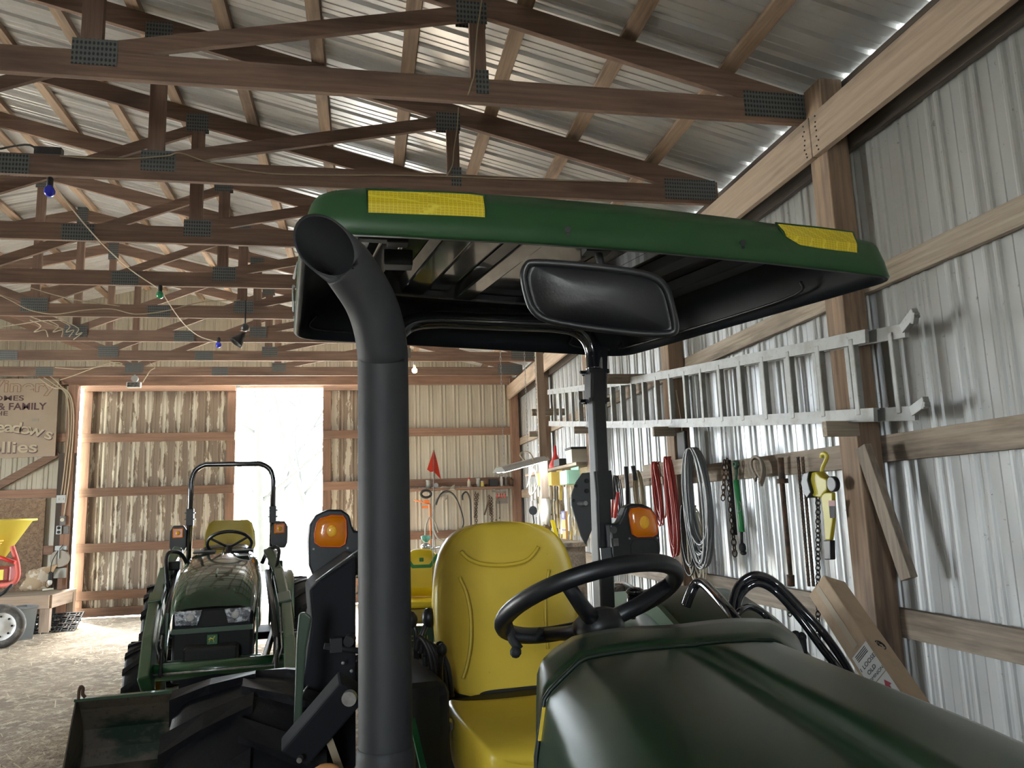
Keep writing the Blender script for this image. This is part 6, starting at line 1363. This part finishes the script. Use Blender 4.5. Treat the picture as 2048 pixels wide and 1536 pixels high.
# the face spanned by axb and d_dir looks towards the left; labels sit on it
def patch(s0, s1, d0, d1, m0, nm, off=.0015): m_ = MB(); m_.prism([onbox(s0, d0, off), onbox(s1, d0, off), onbox(s1, d1, off), onbox(s0, d1, off)], w_dir*.0006); return m_.build(nm, m0, cbx)
def sface(x, y):
    q = atP(x, y, onbox(0, 0), w_dir); return (q-c0_).dot(axb), (q-c0_).dot(d_dir)
print('box face', [tuple(round(k, 3) for k in sface(x, y)) for x, y in ((1716, 1290), (1735, 1283), (1765, 1345), (1640, 1215), (1800, 1385))])
sA = sface(1724, 1292)[0]; sB = sface(1766, 1346)[0]
lab = patch(sA, sB, Dc*.06, Dc*.86, white, 'shipping_label')
def btxt(body, size, s_, d_, m0, par, xs=1.): text(body, size, onbox(s_, d_, .0032), -d_dir, -axb, m0, par, xs=xs, align='CENTER', ext=.0003)
L_ = sB-sA
for k in range(4): m_ = MB(); m_.prism([onbox(sA+L_*(.06+.055*k), Dc*.2, .0022), onbox(sA+L_*(.08+.055*k), Dc*.2, .0022), onbox(sA+L_*(.08+.055*k), Dc*.74, .0022), onbox(sA+L_*(.06+.055*k), Dc*.74, .0022)], w_dir*.0006); m_.build('printed_line', dark, lab)
btxt('1 LOOSE', .023, sA+L_*.52, Dc*.46, dark, lab); btxt('OLD', .022, sA+L_*.74, Dc*.46, dark, lab); btxt('DOMINION', .017, sA+L_*.92, Dc*.46, dark, lab)
arr = patch(sB+.004, sB+.105, Dc*.05, Dc*.95, white, 'arrow_label', .0018)
for q in (.28, .68):
    m_ = MB(); s0 = sB+.02; P = [(s0, q), (s0+.03, q-.14), (s0+.03, q-.055), (s0+.08, q-.055), (s0+.08, q+.055), (s0+.03, q+.055), (s0+.03, q+.14)]
    m_.prism([onbox(a_, Dc*b_, .0028) for a_, b_ in P], w_dir*.0006); m_.build('red_arrow', mat('arrowred', (.45, .02, .05), .6), arr)
m_ = MB(); m_.prism([onbox(.015, Dc*.40, .0012), onbox(sA-.02, Dc*.40, .0012), onbox(sA-.02, Dc*.62, .0012), onbox(.015, Dc*.62, .0012)], w_dir*.0005); m_.build('packing_tape', mat('packtape', (.50, .42, .32), .25), cbx)
m_ = MB(); cN = c0_+axb*.36+w_dir*Wc*.5-d_dir*.001; 
for k in range(3): m_.tube([cN+(axb*math.cos(t)+w_dir*math.sin(t))*(.008+.006*k) for t in [k+i*.5 for i in range(9)]], .0016, 5)
m_.build('ink_mark', dark, cbx)
# loose lid flap line
EXPO = 0.05
# ================================================================= LIGHT
w = bpy.data.worlds.new('world'); scene.world = w; w.use_nodes = True; nt = w.node_tree
bg = nt.nodes['Background']; bg.inputs['Color'].default_value = (.84, .93, 1., 1); bg.inputs['Strength'].default_value = 42.0
def portal(loc, rot, sx, sy):
    l = bpy.data.lights.new('portal', 'AREA'); l.shape = 'RECTANGLE'; l.size = sx; l.size_y = sy; l.cycles.is_portal = True
    o = bpy.data.objects.new('opening_portal', l); COL.objects.link(o); o.location = loc; o.rotation_euler = rot
portal(((OPL+OPR)/2, YB+.35, 1.9), (-PI/2, 0, 0), 4.9, 3.9)
portal((XL-.1, 7.3, 1.15), (0, -PI/2, 0), 2.3, 2.6)  # over the added bay in the left wall
portal((-1.05, -3.1, 1.85), (PI/2, 0, 0), .7, 1.3)  # over the added fill opening behind the camera
sl_d = bpy.data.lights.new('sun', 'SUN'); sl_d.energy = 130.; sl_d.angle = .35; sl_d.color = (1., .96, .90); so = bpy.data.objects.new('sun', sl_d); COL.objects.link(so)
so.rotation_euler = V((.45, -1.0, -1.25)).to_track_quat('-Z', 'Y').to_euler()
# shop light gives off its own light; the small bulb too (their materials emit)
vs = scene.view_settings; vs.view_transform = 'Standard'; vs.look = 'None'; vs.gamma = 1; vs.use_curve_mapping = False; vs.exposure = EXPO
scene.cycles.use_denoising = True; scene.cycles.max_bounces = 8; scene.cycles.diffuse_bounces = 5; scene.cycles.glossy_bounces = 4; scene.cycles.transmission_bounces = 4
scene.cycles.sample_clamp_indirect = 8; scene.cycles.caustics_reflective = False; scene.cycles.caustics_refractive = False
for o in bpy.data.objects:
    if '_o' in o: del o['_o']
